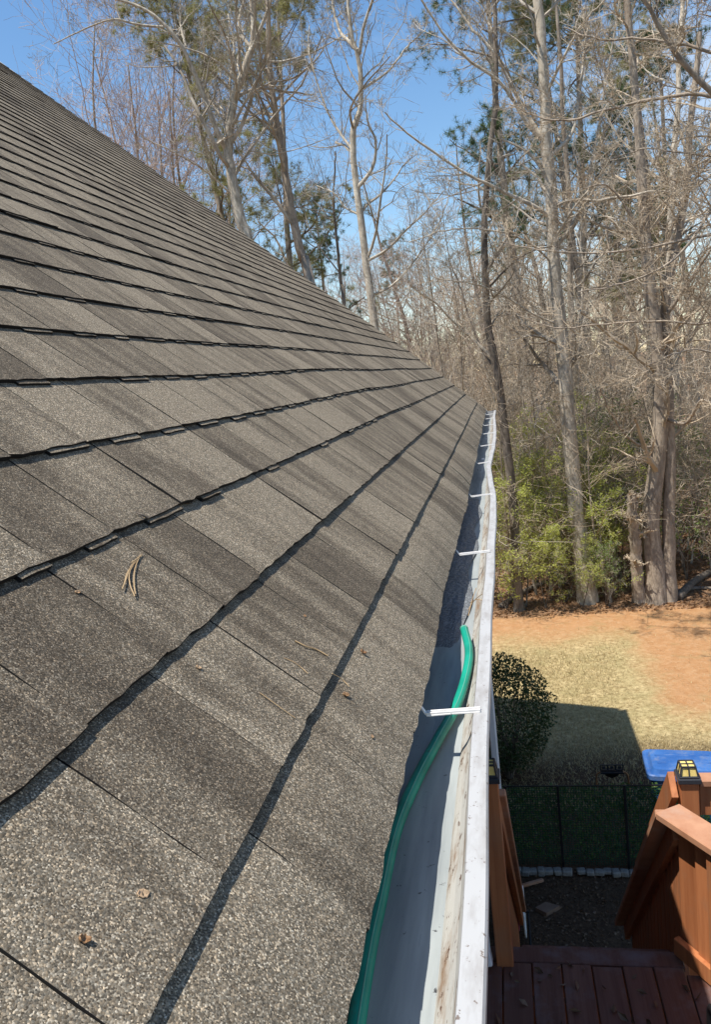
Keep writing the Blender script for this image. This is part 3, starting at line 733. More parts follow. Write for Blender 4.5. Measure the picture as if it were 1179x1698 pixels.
# wet grit and needle sludge washed down the gutter
def grit():
    t = NT('wet_grit'); p = t.pos(); v = t.n('ShaderNodeTexVoronoi'); v.inputs['Scale'].default_value = 330; t.l(p, v.inputs['Vector'])
    sv = t.n('ShaderNodeSeparateColor'); t.l(v.outputs['Color'], sv.inputs[0])
    t.col(t.ramp(sv.outputs[0], [(0, (0.07, 0.075, 0.08)), (0.6, (0.12, 0.13, 0.14)), (1, (0.22, 0.235, 0.25))])); t.set(Roughness=0.5); t.bump(sv.outputs[1], .5, .003); return t.m
M_GRIT = grit()
ysg = np.arange(1.62, 4.3, .012); xs_ = np.linspace(0, 1, 12)
YG, UG = np.meshgrid(ysg, xs_, indexing='ij'); xb = GB + .003; 
wd = 0.074 + .012 * np.sin(YG * 9) * UG
XG = xb + wd * UG + sway(YG)
ramp_ = smooth(YG + .12 * fbm(XG * 25, YG * 3, 14), 1.72, 2.25) * (1 - smooth(YG, 3.9, 4.3))
ZG = GZ0 - .006 + ramp_ * (.022 + .009 * fbm(XG * 22, YG * 7, 9))  * (1 - .35 * UG ** 2) + rng.normal(0, .0008, YG.shape) * ramp_
i = np.arange(YG.size).reshape(YG.shape); Q = np.stack([i[:-1, :-1], i[:-1, 1:], i[1:, 1:], i[1:, :-1]], -1).reshape(-1, 4)
o = obj_np('gutter_sludge', np.stack([XG, YG, ZG], -1), quads=Q, mats=[M_GRIT]); tag(o, 'dark wet shingle grit and sludge lying along the gutter floor', 'sludge', kind='stuff')
# straws caught in the gutter just past the hose end
for (px0, py0, px1, py1, z) in ((776, 1012, 800, 985, .05), (779, 1000, 803, 996, .06), (777, 1021, 790, 975, .05)):
    a, c = at_z(px0, py0, GZ0 + z * .7), at_z(px1, py1, GZT - .01); b = MB(); mid = (a + c) / 2 + np.array([0, .01, .004])
    b.tube(catmull([a, mid, c], 8), .0011, 4); o = b.build('pine_needle', M_NEEDLEBROWN); tag(o, 'thin dry straw caught on the gutter wall past the hose end', 'straw', 'straws caught in the gutter')

# ------------------------------------------------------------------ debris on the roof
def roof_px(px, py):
    r = ray(px, py) / FPX; n = .005
    for _ in range(4):
        P_ = r * (-(RH - n) / (RN @ r)); s_ = float(P_ @ RD); sb_ = min([b_ for b_ in butts if b_ > s_] or [butts[0]])
        n = .0012 + .0105 * max(0, 1 - (sb_ - s_) / .245) ** 1.15 + float(bumpf(s_, P_[1]))
    return CAM + r * (-(RH - n) / (RN @ r))
def debris_twig(name, pix, r, mat, label, cat, lift=.001):
    P_ = [roof_px(x, y) + RN * (lift + r * .6 + .0015 * abs(math.sin(i * 1.7))) for i, (x, y) in enumerate(pix)]
    b = MB(); b.tube(catmull(P_, max(8, 3 * len(P_))), r, 5); o = b.build(name, mat); tag(o, label, cat); return o
root = thing('pine_tassel', 'forked bunch of dry tan needles lying on the shingles', 'needle bunch', roof_px(222, 940))
for pix in (((230, 925), (216, 940), (206, 965), (200, 980)), ((228, 925), (214, 948), (213, 970), (221, 992)), ((231, 922), (222, 945), (220, 968), (222, 988)), ((229, 926), (210, 950), (204, 972)), ((234, 921), (226, 928), (216, 935))):
    P_ = [roof_px(x, y) + RN * (.0015 + .002 * i / 3) for i, (x, y) in enumerate(pix)]
    b = MB(); b.tube(catmull(P_, 10), .0008, 5); b.build('needle', M_NEEDLEBROWN, root)
def debris_leaf(px, py, size, mat, label, cat='leaf', curl=.5, rot=0.):
    c = roof_px(px, py) + RN * .0006; u = RD * math.cos(rot) + np.array([0, 1, 0]) * math.sin(rot); v = np.cross(RN, u)
    nx_, ny_ = 7, 5; P_ = []
    for i in range(nx_):
        t = i / (nx_ - 1); w = size * .36 * math.sin(math.pi * (t * .9 + .06)) * (1 + .25 * math.sin(t * 17 + px))
        for j in range(ny_):
            q = j / (ny_ - 1) * 2 - 1
            P_.append(c + u * size * (t - .5) + v * w * q + RN * (size * curl * (.35 * q * q + .22 * (t - .5) ** 2 * 4) + .001 * math.sin(i * 3 + j)))
    i = np.arange(nx_ * ny_).reshape(nx_, ny_); Q = np.stack([i[:-1, :-1], i[1:, :-1], i[1:, 1:], i[:-1, 1:]], -1).reshape(-1, 4)
    o = obj_np('dry_leaf', P_, quads=Q, mats=[mat], smooth=True); m_ = o.modifiers.new('thick', 'SOLIDIFY'); m_.thickness = .0006
    return tag(o, label, cat)
debris_leaf(137, 1561, 0.0093, M_DRY, 'small curled orange leaf on the lowest broad shingles', curl=.9, rot=.5)
debris_leaf(236, 1483, 0.0121, M_DRYP, 'narrow pale tan leaf sliver on the shingles', curl=.25, rot=.9)
debris_leaf(328, 1108, 0.0074, M_DRYP, 'tiny pale leaf scrap beside a shingle joint', curl=.7, rot=.3)
debris_leaf(127, 983, 0.0074, M_DRYP, 'tiny tan leaf crumb beside the needle bunch', curl=.6, rot=1.2)
debris_leaf(601, 1083, 0.0112, M_DRY, 'curled rust leaf on the shingles above the hose end', curl=.9, rot=.2)
debris_leaf(572, 1153, 0.0121, M_DRY, 'folded brown leaf below the rust leaf on the shingles', curl=.6, rot=.8)
debris_leaf(505, 1022, 0.0065, M_DRY, 'small red brown leaf chip above the twig litter', curl=.5, rot=2.)
debris_leaf(617, 1222, 0.0056, M_DRYP, 'small crumb of leaf near the roof edge', curl=.5, rot=2.)
debris_twig('twig', ((225, 852), (236, 858), (247, 864)), .0016, M_BARKD, 'short dark twig stub lodged at a shingle edge', 'twig')
debris_twig('twig', ((470, 1092), (485, 1100), (498, 1108), (509, 1119)), .0007, M_NEEDLEBROWN, 'straight pale needle lying across a shingle', 'twig')
debris_twig('twig', ((488, 1064), (505, 1074), (522, 1078), (542, 1090)), .0013, M_NEEDLEBROWN, 'crooked brown twig along a shingle joint', 'twig')
debris_twig('twig', ((550, 1118), (565, 1128), (578, 1140)), .0008, M_NEEDLEBROWN, 'thin broken needle beside the folded leaf', 'twig')
debris_twig('twig', ((430, 1150), (455, 1170), (488, 1192)), .0006, M_NEEDLEBROWN, 'long thin needle fallen along a vertical shingle joint', 'twig')

# ------------------------------------------------------------------ yard things
FY = 8.06; FT = CAMZ - 4.625
fence = thing('garden_fence', 'low green mesh garden fence with black posts before the blue bin', 'fence', (.6, FY, 0))
b = MB(); b.bar((-.75, FY, FT), (2.1, FY, FT), .014, .012); b.build('top_wire', M_BLACK, fence)
for px in (838, 925, 1036, 1112):
    p = at_y(px, 1306, FY); b = MB(); b.box(p[0] - .013, p[0] + .013, FY - .022, FY + .004, -.02, FT + .012, bevel=.002); b.build('post', M_BLACK, fence)
b = MB()
for x in np.arange(-.74, 2.1, .028): b.box(x - .0022, x + .0022, FY - .002, FY + .001, .0, FT - .007)
for z in np.arange(.03, FT - .015, .028): b.box(-.74, 2.1, FY - .0042, FY - .0022, z - .0022, z + .0022)
o = b.build('netting', M_NET, fence); o['kind'] = 'stuff'
def leaf_quads(P_, size, nrm=None, flat=0.0, ar=.55):
    """one bent leaf (two quads folded on the midrib) per point"""
    N = len(P_); d = rng.normal(size=(N, 3)); d[:, 2] *= (1 - flat); d /= np.linalg.norm(d, axis=1)[:, None]
    e = rng.normal(size=(N, 3)); e -= (e * d).sum(1)[:, None] * d; e /= np.linalg.norm(e, axis=1)[:, None]; f = np.cross(d, e)
    s = (size * rng.uniform(.6, 1.3, N))[:, None]
    b0 = P_ - d * s * .5; b1 = P_ + d * s * .5; l = P_ + e * s * ar * .5 + f * s * .10; r_ = P_ - e * s * ar * .5 + f * s * .10
    V = np.stack([b0, l, b1, r_], 1).reshape(-1, 3); i = np.arange(N) * 4
    T = np.concatenate([np.stack([i, i + 1, i + 2], -1), np.stack([i, i + 2, i + 3], -1)]); return V, T
N = 5200; x = rng.uniform(-.7, 2.0, N); z = FT * rng.uniform(.03, .97, N) ** .8; y = FY + .02 + abs(rng.normal(0, .045, N))
keep = fbm(x * 5, z * 5, 21) > -.85
V, T = leaf_quads(np.stack([x, y, z], -1)[keep], .042, ar=.8); o = obj_np('ivy', V, tris=T, mats=[M_IVY]); tag(o, 'ivy leaves grown thick against the green mesh fence', 'ivy', kind='stuff')

for k, (px, w) in enumerate(((846, .08), (858, .09), (871, .09), (883, .10), (896, .08), (908, .10), (923, .09), (938, .11), (961, .095), (975, .09), (990, .11), (1004, .09), (1016, .09), (1030, .09), (1045, .11), (1062, .12))):
    p = at_z(px, 1427 - (px - 850) * .045, .05); b = MB(); a = rng.normal(0, .12); u = np.array([math.cos(a), math.sin(a), 0]); v = np.array([-math.sin(a), math.cos(a), 0])
    b.obox((p[0], FY - .14 + rng.normal(0, .012), .03), u * w * .50, v * rng.uniform(.035, .05), (rng.normal(0, .003), 0, .030 + rng.normal(0, .006)), bevel=.012)
    tag(b.build('edging_stone', M_STONE), 'pale squared stone in the edging row below the mesh fence', 'stone', 'edging stones below the mesh fence')

# round shrub, in the house shadow: thin enough to see the lawn through it
SC = np.array([-.30, 10.0, 0.97]); shrub = thing('shrub', 'round clipped dark evergreen shrub in the house shadow', 'shrub', (SC[0], SC[1], 0))
N = 9800; d = rng.normal(size=(N, 3)); d /= np.linalg.norm(d, axis=1)[:, None]; rr = rng.uniform(.30, 1, N) ** (1 / 2.6)
P_ = SC + d * rr[:, None] * np.array([.645, .645, .83]) * (1 + .13 * fbm(d[:, 0] * 6, d[:, 2] * 6 + d[:, 1] * 4, 31))[:, None]
P_ = P_[P_[:, 2] > .12]
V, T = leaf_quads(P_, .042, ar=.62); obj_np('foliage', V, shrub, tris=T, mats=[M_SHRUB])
b = MB()
for k in range(34):
    a = rng.uniform(0, 6.28); e = rng.uniform(.25, 1); tip = SC + np.array([math.cos(a) * .5 * e, math.sin(a) * .5 * e, rng.uniform(-.5, .62) * (1.1 - .5 * e)]); base = np.array([SC[0] + .04 * math.cos(a), SC[1] + .04 * math.sin(a), 0.])
    b.tube(catmull([base, base * .6 + tip * .4 + np.array([0, 0, .12]), tip], 7), np.linspace(.011, .003, 7), 4)
b.build('stem', M_BARKD, shrub)

# blue bin
BX, BY, BZ = 1.68, 8.46, CAMZ - 4.555
bin_ = thing('recycling_bin', 'blue plastic wheeled bin with scuffed lid behind the mesh fence', 'bin', (BX, BY, 0))
def rrect(hx, hy, r, n=5): return [(sx * (hx - r) + r * math.cos(a), sy * (hy - r) + r * math.sin(a)) for sx, sy, a0 in ((1, 1, 0), (-1, 1, 90), (-1, -1, 180), (1, -1, 270)) for a in np.radians(np.linspace(a0, a0 + 90, n))]
def loft(b, rings, cap0=True, cap1=True):
    n = len(rings[0]); v = [p for g_ in rings for p in g_]; f = []
    for i in range(len(rings) - 1):
        for k in range(n): f.append((i * n + k, i * n + (k + 1) % n, (i + 1) * n + (k + 1) % n, (i + 1) * n + k))
    if cap0: f.append(tuple(range(n))[::-1])
    if cap1: f.append(tuple((len(rings) - 1) * n + k for k in range(n)))
    b.add(v, f)
ang = math.radians(-4); ca, sa = math.cos(ang), math.sin(ang)
def ring(hx, hy, r, z, tilt=0.): return [(BX + ca * x_ - sa * y_, BY + sa * x_ + ca * y_, z + tilt * x_) for x_, y_ in rrect(hx, hy, r)]
b = MB(); loft(b, [ring(.30, .20, .05, .06), ring(.31, .21, .05, .10), ring(.385, .265, .05, BZ - .10), ring(.400, .280, .05, BZ - .085), ring(.400, .280, .05, BZ - .06)]); b.build('body', M_BLUE, bin_, smooth=False)
b = MB(); T_ = -.02
loft(b, [ring(.415, .295, .06, BZ - .10, T_), ring(.425, .305, .07, BZ - .09, T_), ring(.423, .303, .07, BZ - .042, T_), ring(.412, .292, .07, BZ - .030, T_), ring(.385, .265, .07, BZ - .032, T_), ring(.372, .252, .07, BZ - .040, T_), ring(.350, .230, .07, BZ + .004, T_), ring(.325, .205, .07, BZ + .016, T_), ring(.16, .10, .05, BZ + .024, T_)]); b.build('lid', M_BLUE, bin_, smooth=False)
for sy in (-1, 1):
    b = MB(); cxw = BX + .30; b.tube([(cxw, BY + sy * .24 - .025, .10), (cxw, BY + sy * .24 + .025, .10)], .10, 20); b.build('wheel', M_BLACK, bin_)
b = MB(); b.tube([(BX + .42, BY - .2, BZ - .10), (BX + .47, BY - .2, BZ - .07), (BX + .47, BY + .2, BZ - .07), (BX + .42, BY + .2, BZ - .10)], .014, 8); b.build('handle', M_BLUE, bin_, smooth=True)
b = MB()
for sy in (-.09, 0.09): b.bar((BX - .30, BY + sy, BZ + .022 + .006), (BX + .28, BY + sy, BZ + .022 - .006), .018, .008, bevel=.003)
b.build('lid_rib', M_BLUE, bin_)

# dark stand with three square plates and copper side bows
AY = 8.9; q0, q1 = at_y(990, 1300, AY), at_y(1043, 1300, AY); zt = float(at_y(1015, 1276, AY)[2]); x0, x1 = float(q0[0]), float(q1[0])
stand = thing('plant_stand', 'dark metal stand with three square plates and bowed copper sides', 'stand', ((x0 + x1) / 2, AY, 0))
b = MB(); b.box(x0 + .05, x1 - .05, AY - .05, AY + .05, zt - .035, zt - .015, bevel=.004); b.build('shelf', M_BLACK, stand)
for k in range(3):
    xx = x0 + .095 + k * (x1 - x0 - .19) / 2; b = MB(); w = .040
    for (ax_, az_, bx_, bz_) in ((-w, 0, w, 0), (-w, 2 * w * .8, w, 2 * w * .8), (-w, 0, -w, 2 * w * .8), (w, 0, w, 2 * w * .8)): b.bar((xx + ax_, AY, zt - .005 + az_), (xx + bx_, AY, zt - .005 + bz_), .012, .012, (0, 1, 0))
    b.box(xx - .018, xx + .018, AY - .006, AY + .006, zt + .012, zt + .042); b.build('square_plate', M_STONE if False else M_POSTCAP, stand)
for sx, xe in ((1, x0), (-1, x1)):
    b = MB(); b.tube(catmull([(xe + sx * .07, AY, zt - .03), (xe + sx * .02, AY, zt - .05), (xe, AY, zt - .12), (xe, AY, zt - .35), (xe, AY, 0)], 18), .011, 8); b.build('side_bow', M_COPPER, stand, smooth=True)
b = MB(); b.add([(x0 + .07, AY + .01, zt - .035), (x1 - .07, AY + .01, zt - .035), (x1 - .12, AY + .01, zt - .09), ((x0 + x1) / 2, AY + .01, zt - .12), (x0 + .12, AY + .01, zt - .09), (x0 + .07, AY + .02, zt - .035), (x1 - .07, AY + .02, zt - .035), (x1 - .12, AY + .02, zt - .09), ((x0 + x1) / 2, AY + .02, zt - .12), (x0 + .12, AY + .02, zt - .09)],
    [(0, 1, 2, 3, 4), (9, 8, 7, 6, 5), (0, 5, 6, 1), (1, 6, 7, 2), (2, 7, 8, 3), (3, 8, 9, 4), (4, 9, 5, 0)]); b.build('apron', M_BLACK, stand)

# hose reel at the foot of the stairs, a loose board and a flat stone
hr = at_z(858, 1520, .25); hx, hy = float(hr[0]), float(hr[1]) + .05
reel = thing('hose_reel', 'hose reel wound with maroon hose beside the stair foot', 'hose reel', (hx, hy, 0))
b = MB(); 
for k in range(5):
    rr_ = .10 + .022 * k; b.tube([(hx - .03 + .004 * k + .05 * ((k % 2) - .5), hy + rr_ * math.cos(t), .27 + rr_ * math.sin(t)) for t in np.linspace(0, 2 * math.pi, 28, endpoint=False)], .011, 6, closed=True)
b.build('hose_coil', M_MAROON, reel, smooth=True)
for dx_ in (-.09, .07):
    b = MB(); b.tube([(hx + dx_, hy + .225 * math.cos(t), .27 + .225 * math.sin(t)) for t in np.linspace(0, 2 * math.pi, 32, endpoint=False)], .010, 6, closed=True)
    for t in (0, math.pi / 3, 2 * math.pi / 3): b.tube([(hx + dx_, hy + .22 * math.cos(t), .27 + .22 * math.sin(t)), (hx + dx_, hy - .22 * math.cos(t), .27 - .22 * math.sin(t))], .006, 5)
    b.build('rim', M_GALV, reel, smooth=True)
b = MB()
for dx_ in (-.13, .11): b.tube([(hx + dx_, hy - .2, .012), (hx + dx_, hy, .27), (hx + dx_, hy + .2, .012)], .011, 6)
b.tube([(hx - .14, hy, .27), (hx + .12, hy, .27)], .012, 8); b.build('frame', M_BLACK, reel)
a, c = at_z(862, 1470, .05), at_z(901, 1459, .05); b = MB(); b.bar(a, c, .035, .03, bevel=.003); tag(b.build('loose_board', M_CAPRAIL), 'short pale board lying on the dirt behind the hose reel', 'board')
p = at_z(909, 1503, .03); b = MB(); b.add([(p[0] - .13, p[1] - .02, .03), (p[0] - .02, p[1] - .10, .03), (p[0] + .12, p[1] + .01, .034), (p[0] - .02, p[1] + .07, .032), (p[0] - .13, p[1] - .02, -.02), (p[0] - .02, p[1] - .10, -.02), (p[0] + .12, p[1] + .01, -.02), (p[0] - .02, p[1] + .07, -.02)], [(0, 1, 2, 3), (7, 6, 5, 4), (0, 4, 5, 1), (1, 5, 6, 2), (2, 6, 7, 3), (3, 7, 4, 0)])
tag(b.build('flat_stone', M_DRYP if False else simple('tan_stone', (.15, .09, .062), (.20, .13, .09), rough=.8)), 'flat pointed tan stone on the dirt beside the hose reel', 'stone')

# fallen leaves and chips on the dirt and in the wood; short straw grass on the lawn
N = 800; x = rng.uniform(-.4, 1.0, N); y = rng.uniform(6.6, 8.0, N); V, T = leaf_quads(np.stack([x, y, ground_h(x, y) + .012], -1), .035, flat=.85, ar=.6)
o = obj_np('fallen_leaves', V, tris=T, mats=[leaf('dark_dead_leaves', (.07, .04, .022), (.16, .10, .06), .05)]); tag(o, 'brown leaf scraps scattered on the shaded dirt by the stairs', 'leaves', kind='stuff')  # a darker brown than the dry leaves under the trees
N = 26000; y = 17.0 + abs(rng.normal(0, 7, N)); x = rng.uniform(-3.4, 10, N) * (1 + (y - 17) * .04); V, T = leaf_quads(np.stack([x, y, ground_h(x, y) + .02], -1), .085, flat=.75, ar=.6)
o = obj_np('leaf_litter', V, tris=T, mats=[M_DRY]); tag(o, 'rusty fallen leaves covering the ground under the trees', 'leaves', kind='stuff')
N = 60000; y = rng.uniform(9.2, 16.4, N); x = rng.uniform(-.9, 6.2, N); j = .55 * fbm(x * .6, y * .6, 8)
cl = np.maximum(smooth(x + j, 1.85, 2.45) * smooth(y + j, 11.1, 12.3), smooth(y + j, 14.8, 15.9)); keep = rng.random(N) > cl * .985
x, y = x[keep], y[keep]; N = len(x); a = rng.uniform(0, 6.28, N); h = rng.uniform(.02, .075, N) * (1 + .5 * fbm(x * 3, y * 3, 61)); w = .006; ln_ = rng.normal(0, .022, (N, 2)); z = ground_h(x, y) - .004
V = np.stack([np.stack([x - w * np.cos(a), y - w * np.sin(a), z], -1), np.stack([x + w * np.cos(a), y + w * np.sin(a), z], -1), np.stack([x + ln_[:, 0], y + ln_[:, 1], z + h], -1)], 1)
o = obj_np('grass', V, tris=np.arange(3 * N).reshape(-1, 3), mats=[M_STRAW]); tag(o, 'short dormant straw coloured lawn grass beyond the shrub', 'grass', kind='stuff')

N = 46; x = rng.uniform(-.25, .7, N); y = 2.4 + 1.1 * rng.random(N) ** .5; V, T = leaf_quads(np.stack([x, y, np.full(N, DZ + .012)], -1), .05, flat=.85, ar=.5)
o = obj_np('deck_litter', V, tris=T, mats=[leaf('dark_deck_leaves', (.06, .035, .02), (.17, .11, .07), .05)]); tag(o, 'dark leaf scraps lying on the shaded deck planks', 'leaves', kind='stuff')  # dark brown scraps, close in tone to those on the dirt

# ------------------------------------------------------------------ trees
def unit(v): return v / (np.linalg.norm(v, axis=-1, keepdims=True) + 1e-9)
def wander(st, d, ln, K, jit, up, r):
    N = len(st); P_ = np.zeros((N, K, 3)); P_[:, 0] = st; d = unit(d.copy()); stp = (ln / (K - 1))[:, None]
    for k in range(1, K):
        d = unit(d + r.normal(0, jit, (N, 3)) + np.array([0, 0, up])); P_[:, k] = P_[:, k - 1] + d * stp
    return P_
def spawn(P_, R_, cnt, t0, t1, ang, lr, r, rr=.55, lenbase=None, tpow=1.0):
    """children along parents: returns starts, dirs, lengths, radii"""
    N, K, _ = P_.shape; idx = np.repeat(np.arange(N), cnt) if np.isscalar(cnt) else np.repeat(np.arange(N), cnt)
    t = t0 + (t1 - t0) * r.uniform(0, 1, len(idx)) ** tpow; x = t * (K - 1); i = np.minimum(x.astype(int), K - 2); u = (x - i)[:, None]
    st = P_[idx, i] * (1 - u) + P_[idx, i + 1] * u; tg = unit(P_[idx, i + 1] - P_[idx, i])
    pr = unit(np.cross(tg, r.normal(size=tg.shape))); a = r.normal(ang, .22, len(idx))[:, None]
    d = tg * np.cos(a) + pr * np.sin(a)
    L_ = np.linalg.norm(np.diff(P_, axis=1), axis=2).sum(1)[idx] * lr * (1.15 - .6 * t) * r.uniform(.6, 1.35, len(idx))
    rad = (R_[idx, i] * (1 - u[:, 0]) + R_[idx, i + 1] * u[:, 0]) * rr * r.uniform(.6, 1.0, len(idx))
    return st, d, L_, rad
def tubes(P_, R_, S):
    N, K, _ = P_.shape; tg = np.gradient(P_, axis=1); tg = unit(tg); ref = np.where(abs(tg[..., 2:3]) > .9, np.array([1., 0, 0]), np.array([0, 0, 1.]))
    ref = np.where(abs(tg[:, :1, 2:3]) > .8, np.array([1., .2, 0]), np.array([0, 0.1, 1.])) + 0 * tg
    u = unit(np.cross(tg, ref)); w = np.cross(tg, u); a = np.arange(S) * 2 * np.pi / S
    V = P_[:, :, None] + R_[:, :, None, None] * (np.cos(a)[:, None] * u[:, :, None] + np.sin(a)[:, None] * w[:, :, None])
    i = np.arange(N * K * S).reshape(N, K, S); j = np.roll(i, -1, axis=2)
    Q = np.stack([i[:, :-1], j[:, :-1], j[:, 1:], i[:, 1:]], -1).reshape(-1, 4); return V.reshape(-1, 3), Q
def join(parts):
    V = []; Q = []; n = 0
    for v, q_ in parts: V.append(v); Q.append(q_ + n); n += len(v)
    return np.concatenate(V), np.concatenate(Q)
def taper(rad, K, end=.35): return rad[:, None] * np.linspace(1, end, K)[None, :]
RMIN = .0038
def crown(P_, R_, r, c1, c2, c3, t0=.35, up=.06, lr1=.34, ang=1.0, min1=0.0, c4=0):
    """three or four orders of branches over trunk polylines P_ (N,K,3)"""
    out = []
    st, d, L_, rad = spawn(P_, R_, c1, t0, .99, ang, lr1, r, .5); d[:, 2] += .15; L_ = np.maximum(L_, min1)
    A = wander(st, d, L_, 8, .16, up, r); AR = np.maximum(taper(rad, 8), RMIN); out.append(tubes(A, AR, 5))
    st, d, L_, rad = spawn(A, AR, c2, .18, 1., .85, .5, r, .6); B = wander(st, d, L_, 6, .2, up * .7, r); BR = np.maximum(taper(rad, 6), RMIN); out.append(tubes(B, BR, 4))
    st, d, L_, rad = spawn(B, BR, c3, .15, 1., .8, .55, r, .6); C = wander(st, d, L_, 5, .22, up * .5, r); CR = np.maximum(taper(rad, 5), RMIN * .8); out.append(tubes(C, CR, 3))
    last = C
    if c4:
        st, d, L_, rad = spawn(C, CR, c4, .2, 1., .75, .6, r, .7); D = wander(st, d, L_, 3, .2, .02, r); out.append(tubes(D, np.full(D.shape[:2], RMIN * .7), 3)); last = D
    return out, last
def poly(pix, Y, K, jy=0.0, r=None):
    P_ = np.array([at_y(x, y, Y) for x, y in pix]); P_[:, 1] += np.linspace(0, jy, len(P_)); return catmull(P_, K)
def flare(R_, t=.05, k=.35):
    n = len(R_); u = np.linspace(0, 1, n); return R_ * (1 + k * np.exp(-(u / t) ** 1))
def px_r(wpx, Y): return wpx * Y / FPX / 2 * 0.72

def pix_tree(name, label, Y, trunks, limbs, bark_m, twig_m, seed, c=(10, 6, 6), t0=.4, lr=.25, extra=None, group=None, root=True, c4=3, limbc=(7, 5, 5), limb_lr=.4, up=.05):
    r = np.random.default_rng(seed); K = 26; parts = []; tp = []; tr = []; lp = []; lr_ = []
    for pix, w0, w1, jy in trunks:
        P_ = poly(pix, Y, K, jy)
        if root:
            g0 = float(ground_h(P_[0, 0], P_[0, 1])); P0 = P_[0]
            if P0[2] > g0 + .05:                                   # foot hidden behind the roof: carry the trunk on down to the ground
                dn_ = (P_[0] - P_[3]); dn_ = dn_ / abs(dn_[2]); foot = P0 + np.array([dn_[0] * .5, 0, -1.]) * (P0[2] - g0 + .05); P_ = catmull(np.vstack([foot[None], P_[::2], P_[-1:]]), K + 8)
                P_ = P_[np.linspace(0, len(P_) - 1, K).astype(int)]
            else: P_[0, 2] = g0 - .05
        P_ = P_ + np.concatenate([[[0, 0, 0]], r.normal(0, .012, (K - 1, 3))]); R_ = np.linspace(px_r(w0, Y), px_r(w1, Y), K)
        if root: R_ = flare(R_)
        tp.append(P_); tr.append(R_)
    for pix, w0, w1, jy in limbs:
        P_ = poly(pix, Y, K, jy); P_ = P_ + r.normal(0, .010, P_.shape) * np.linspace(0, 1, K)[:, None]; lp.append(P_); lr_.append(np.linspace(px_r(w0, Y), max(px_r(w1, Y), .006), K))
    tp, tr = np.array(tp), np.array(tr); parts.append(tubes(tp, tr, 10))
    if lp: lp, lr_ = np.array(lp), np.array(lr_); parts.append(tubes(lp, lr_, 7))
    base = tp[0, 0].copy(); base[2] = max(base[2], 0)
    root_o = thing(name, label, 'tree', base, group); V, Q = join(parts); obj_np('trunk', V, root_o, quads=Q, mats=[bark_m], smooth=True)
    out, last = crown(tp, tr, r, c[0], c[1], c[2], t0, up, lr, c4=c4)
    if len(lp):
        o2, l2 = crown(lp, lr_, r, limbc[0], limbc[1], limbc[2], .12, up, limb_lr, .85, c4=c4); out += o2; last = l2
    V, Q = join(out); obj_np('crown', V, root_o, quads=Q, mats=[twig_m])
    return root_o, last

T1, _ = pix_tree('hardwood_tree', 'tall forked pale grey tree with wide limbs over the roof edge', 23.0,
    [(((414, 430), (400, 370), (388, 310), (378, 255), (381, 210), (389, 157), (408, 109), (417, 76), (420, 40), (414, -60), (420, -160)), 30, 7, 0)],
    [(((377, 250), (365, 225), (346, 166), (327, 114), (308, 78), (270, 45), (218, 28), (156, 2)), 13, 4, -1.5), (((270, 45), (235, 47), (199, 45), (151, 71), (120, 95)), 6, 2, -1),
     (((308, 78), (292, 30), (285, -30)), 6, 3, .6), (((417, 80), (396, 52), (390, 20), (400, -30)), 9, 4, .5), (((412, 95), (441, 38), (458, 0), (470, -60)), 9, 4, -.6),
     (((395, 140), (365, 109), (317, 93), (270, 90)), 6, 2, -1.), (((380, 215), (352, 175), (330, 155), (300, 170), (270, 195)), 5, 2, 1.2), (((392, 330), (350, 290), (315, 270), (270, 250)), 5, 2, -1.5),
     (((378, 240), (383, 190), (372, 130), (375, 60), (360, 0)), 9, 4, .9)], M_BARK, M_TWIG, 101, c=(12, 6, 6), t0=.25, lr=.2, limbc=(9, 5, 5))
T2, _ = pix_tree('hardwood_tree', 'leaning pale trunk behind the roof edge between two taller trees', 24.5,
    [(((514, 465), (500, 425), (487, 370), (478, 325), (470, 260), (462, 215), (455, 170), (448, 120), (446, 60), (440, -60), (436, -140)), 24, 8, 0)],
    [(((489, 378), (462, 340), (440, 315), (405, 275), (380, 262)), 9, 3, 1.), (((466, 240), (440, 175), (420, 140), (405, 110)), 6, 2, -1.), (((455, 170), (490, 120), (520, 80), (535, 30)), 6, 2, 1)], M_BARKT, M_TWIG, 102, c=(12, 6, 5), t0=.25, lr=.2)
T3, _ = pix_tree('hardwood_tree', 'slim crooked grey tree forking into three near the top', 21.0,
    [(((622, 540), (612, 470), (604, 420), (598, 360), (591, 314), (584, 237), (590, 205), (597, 183), (598, 140), (597, 110), (593, 84), (578, 47), (577, 0), (578, -90)), 20, 6, 0)],
    [(((593, 84), (575, 62), (560, 44), (546, 0), (538, -60)), 10, 4, .7), (((596, 90), (606, 50), (626, 0), (640, -60)), 8, 3, -.7), (((591, 314), (619, 281), (626, 241), (615, 212), (612, 170)), 9, 2, -.6),
     (((600, 358), (568, 340), (549, 314), (513, 296)), 5, 2, .8), (((608, 433), (644, 416), (677, 387), (706, 365), (740, 330)), 7, 2, -1), (((616, 490), (650, 470), (690, 420), (725, 360), (740, 310)), 6, 2, 1.),
     (((597, 150), (640, 110), (670, 60), (700, 20)), 6, 2, 1), (((585, 250), (550, 200), (525, 150), (495, 60), (490, 0)), 6, 2, 1.5)], M_BARK, M_TWIG, 103, c=(12, 6, 6), t0=.2, lr=.18)
T4, _ = pix_tree('young_tree', 'thin dark sapling trunk rising behind the roof edge', 27.0, [(((570, 505), (562, 440), (556, 375), (553, 330), (556, 250)), 9, 3, 0)], [], M_BARKD, M_TWIG, 104, c=(14, 5, 4), t0=.2, lr=.25)
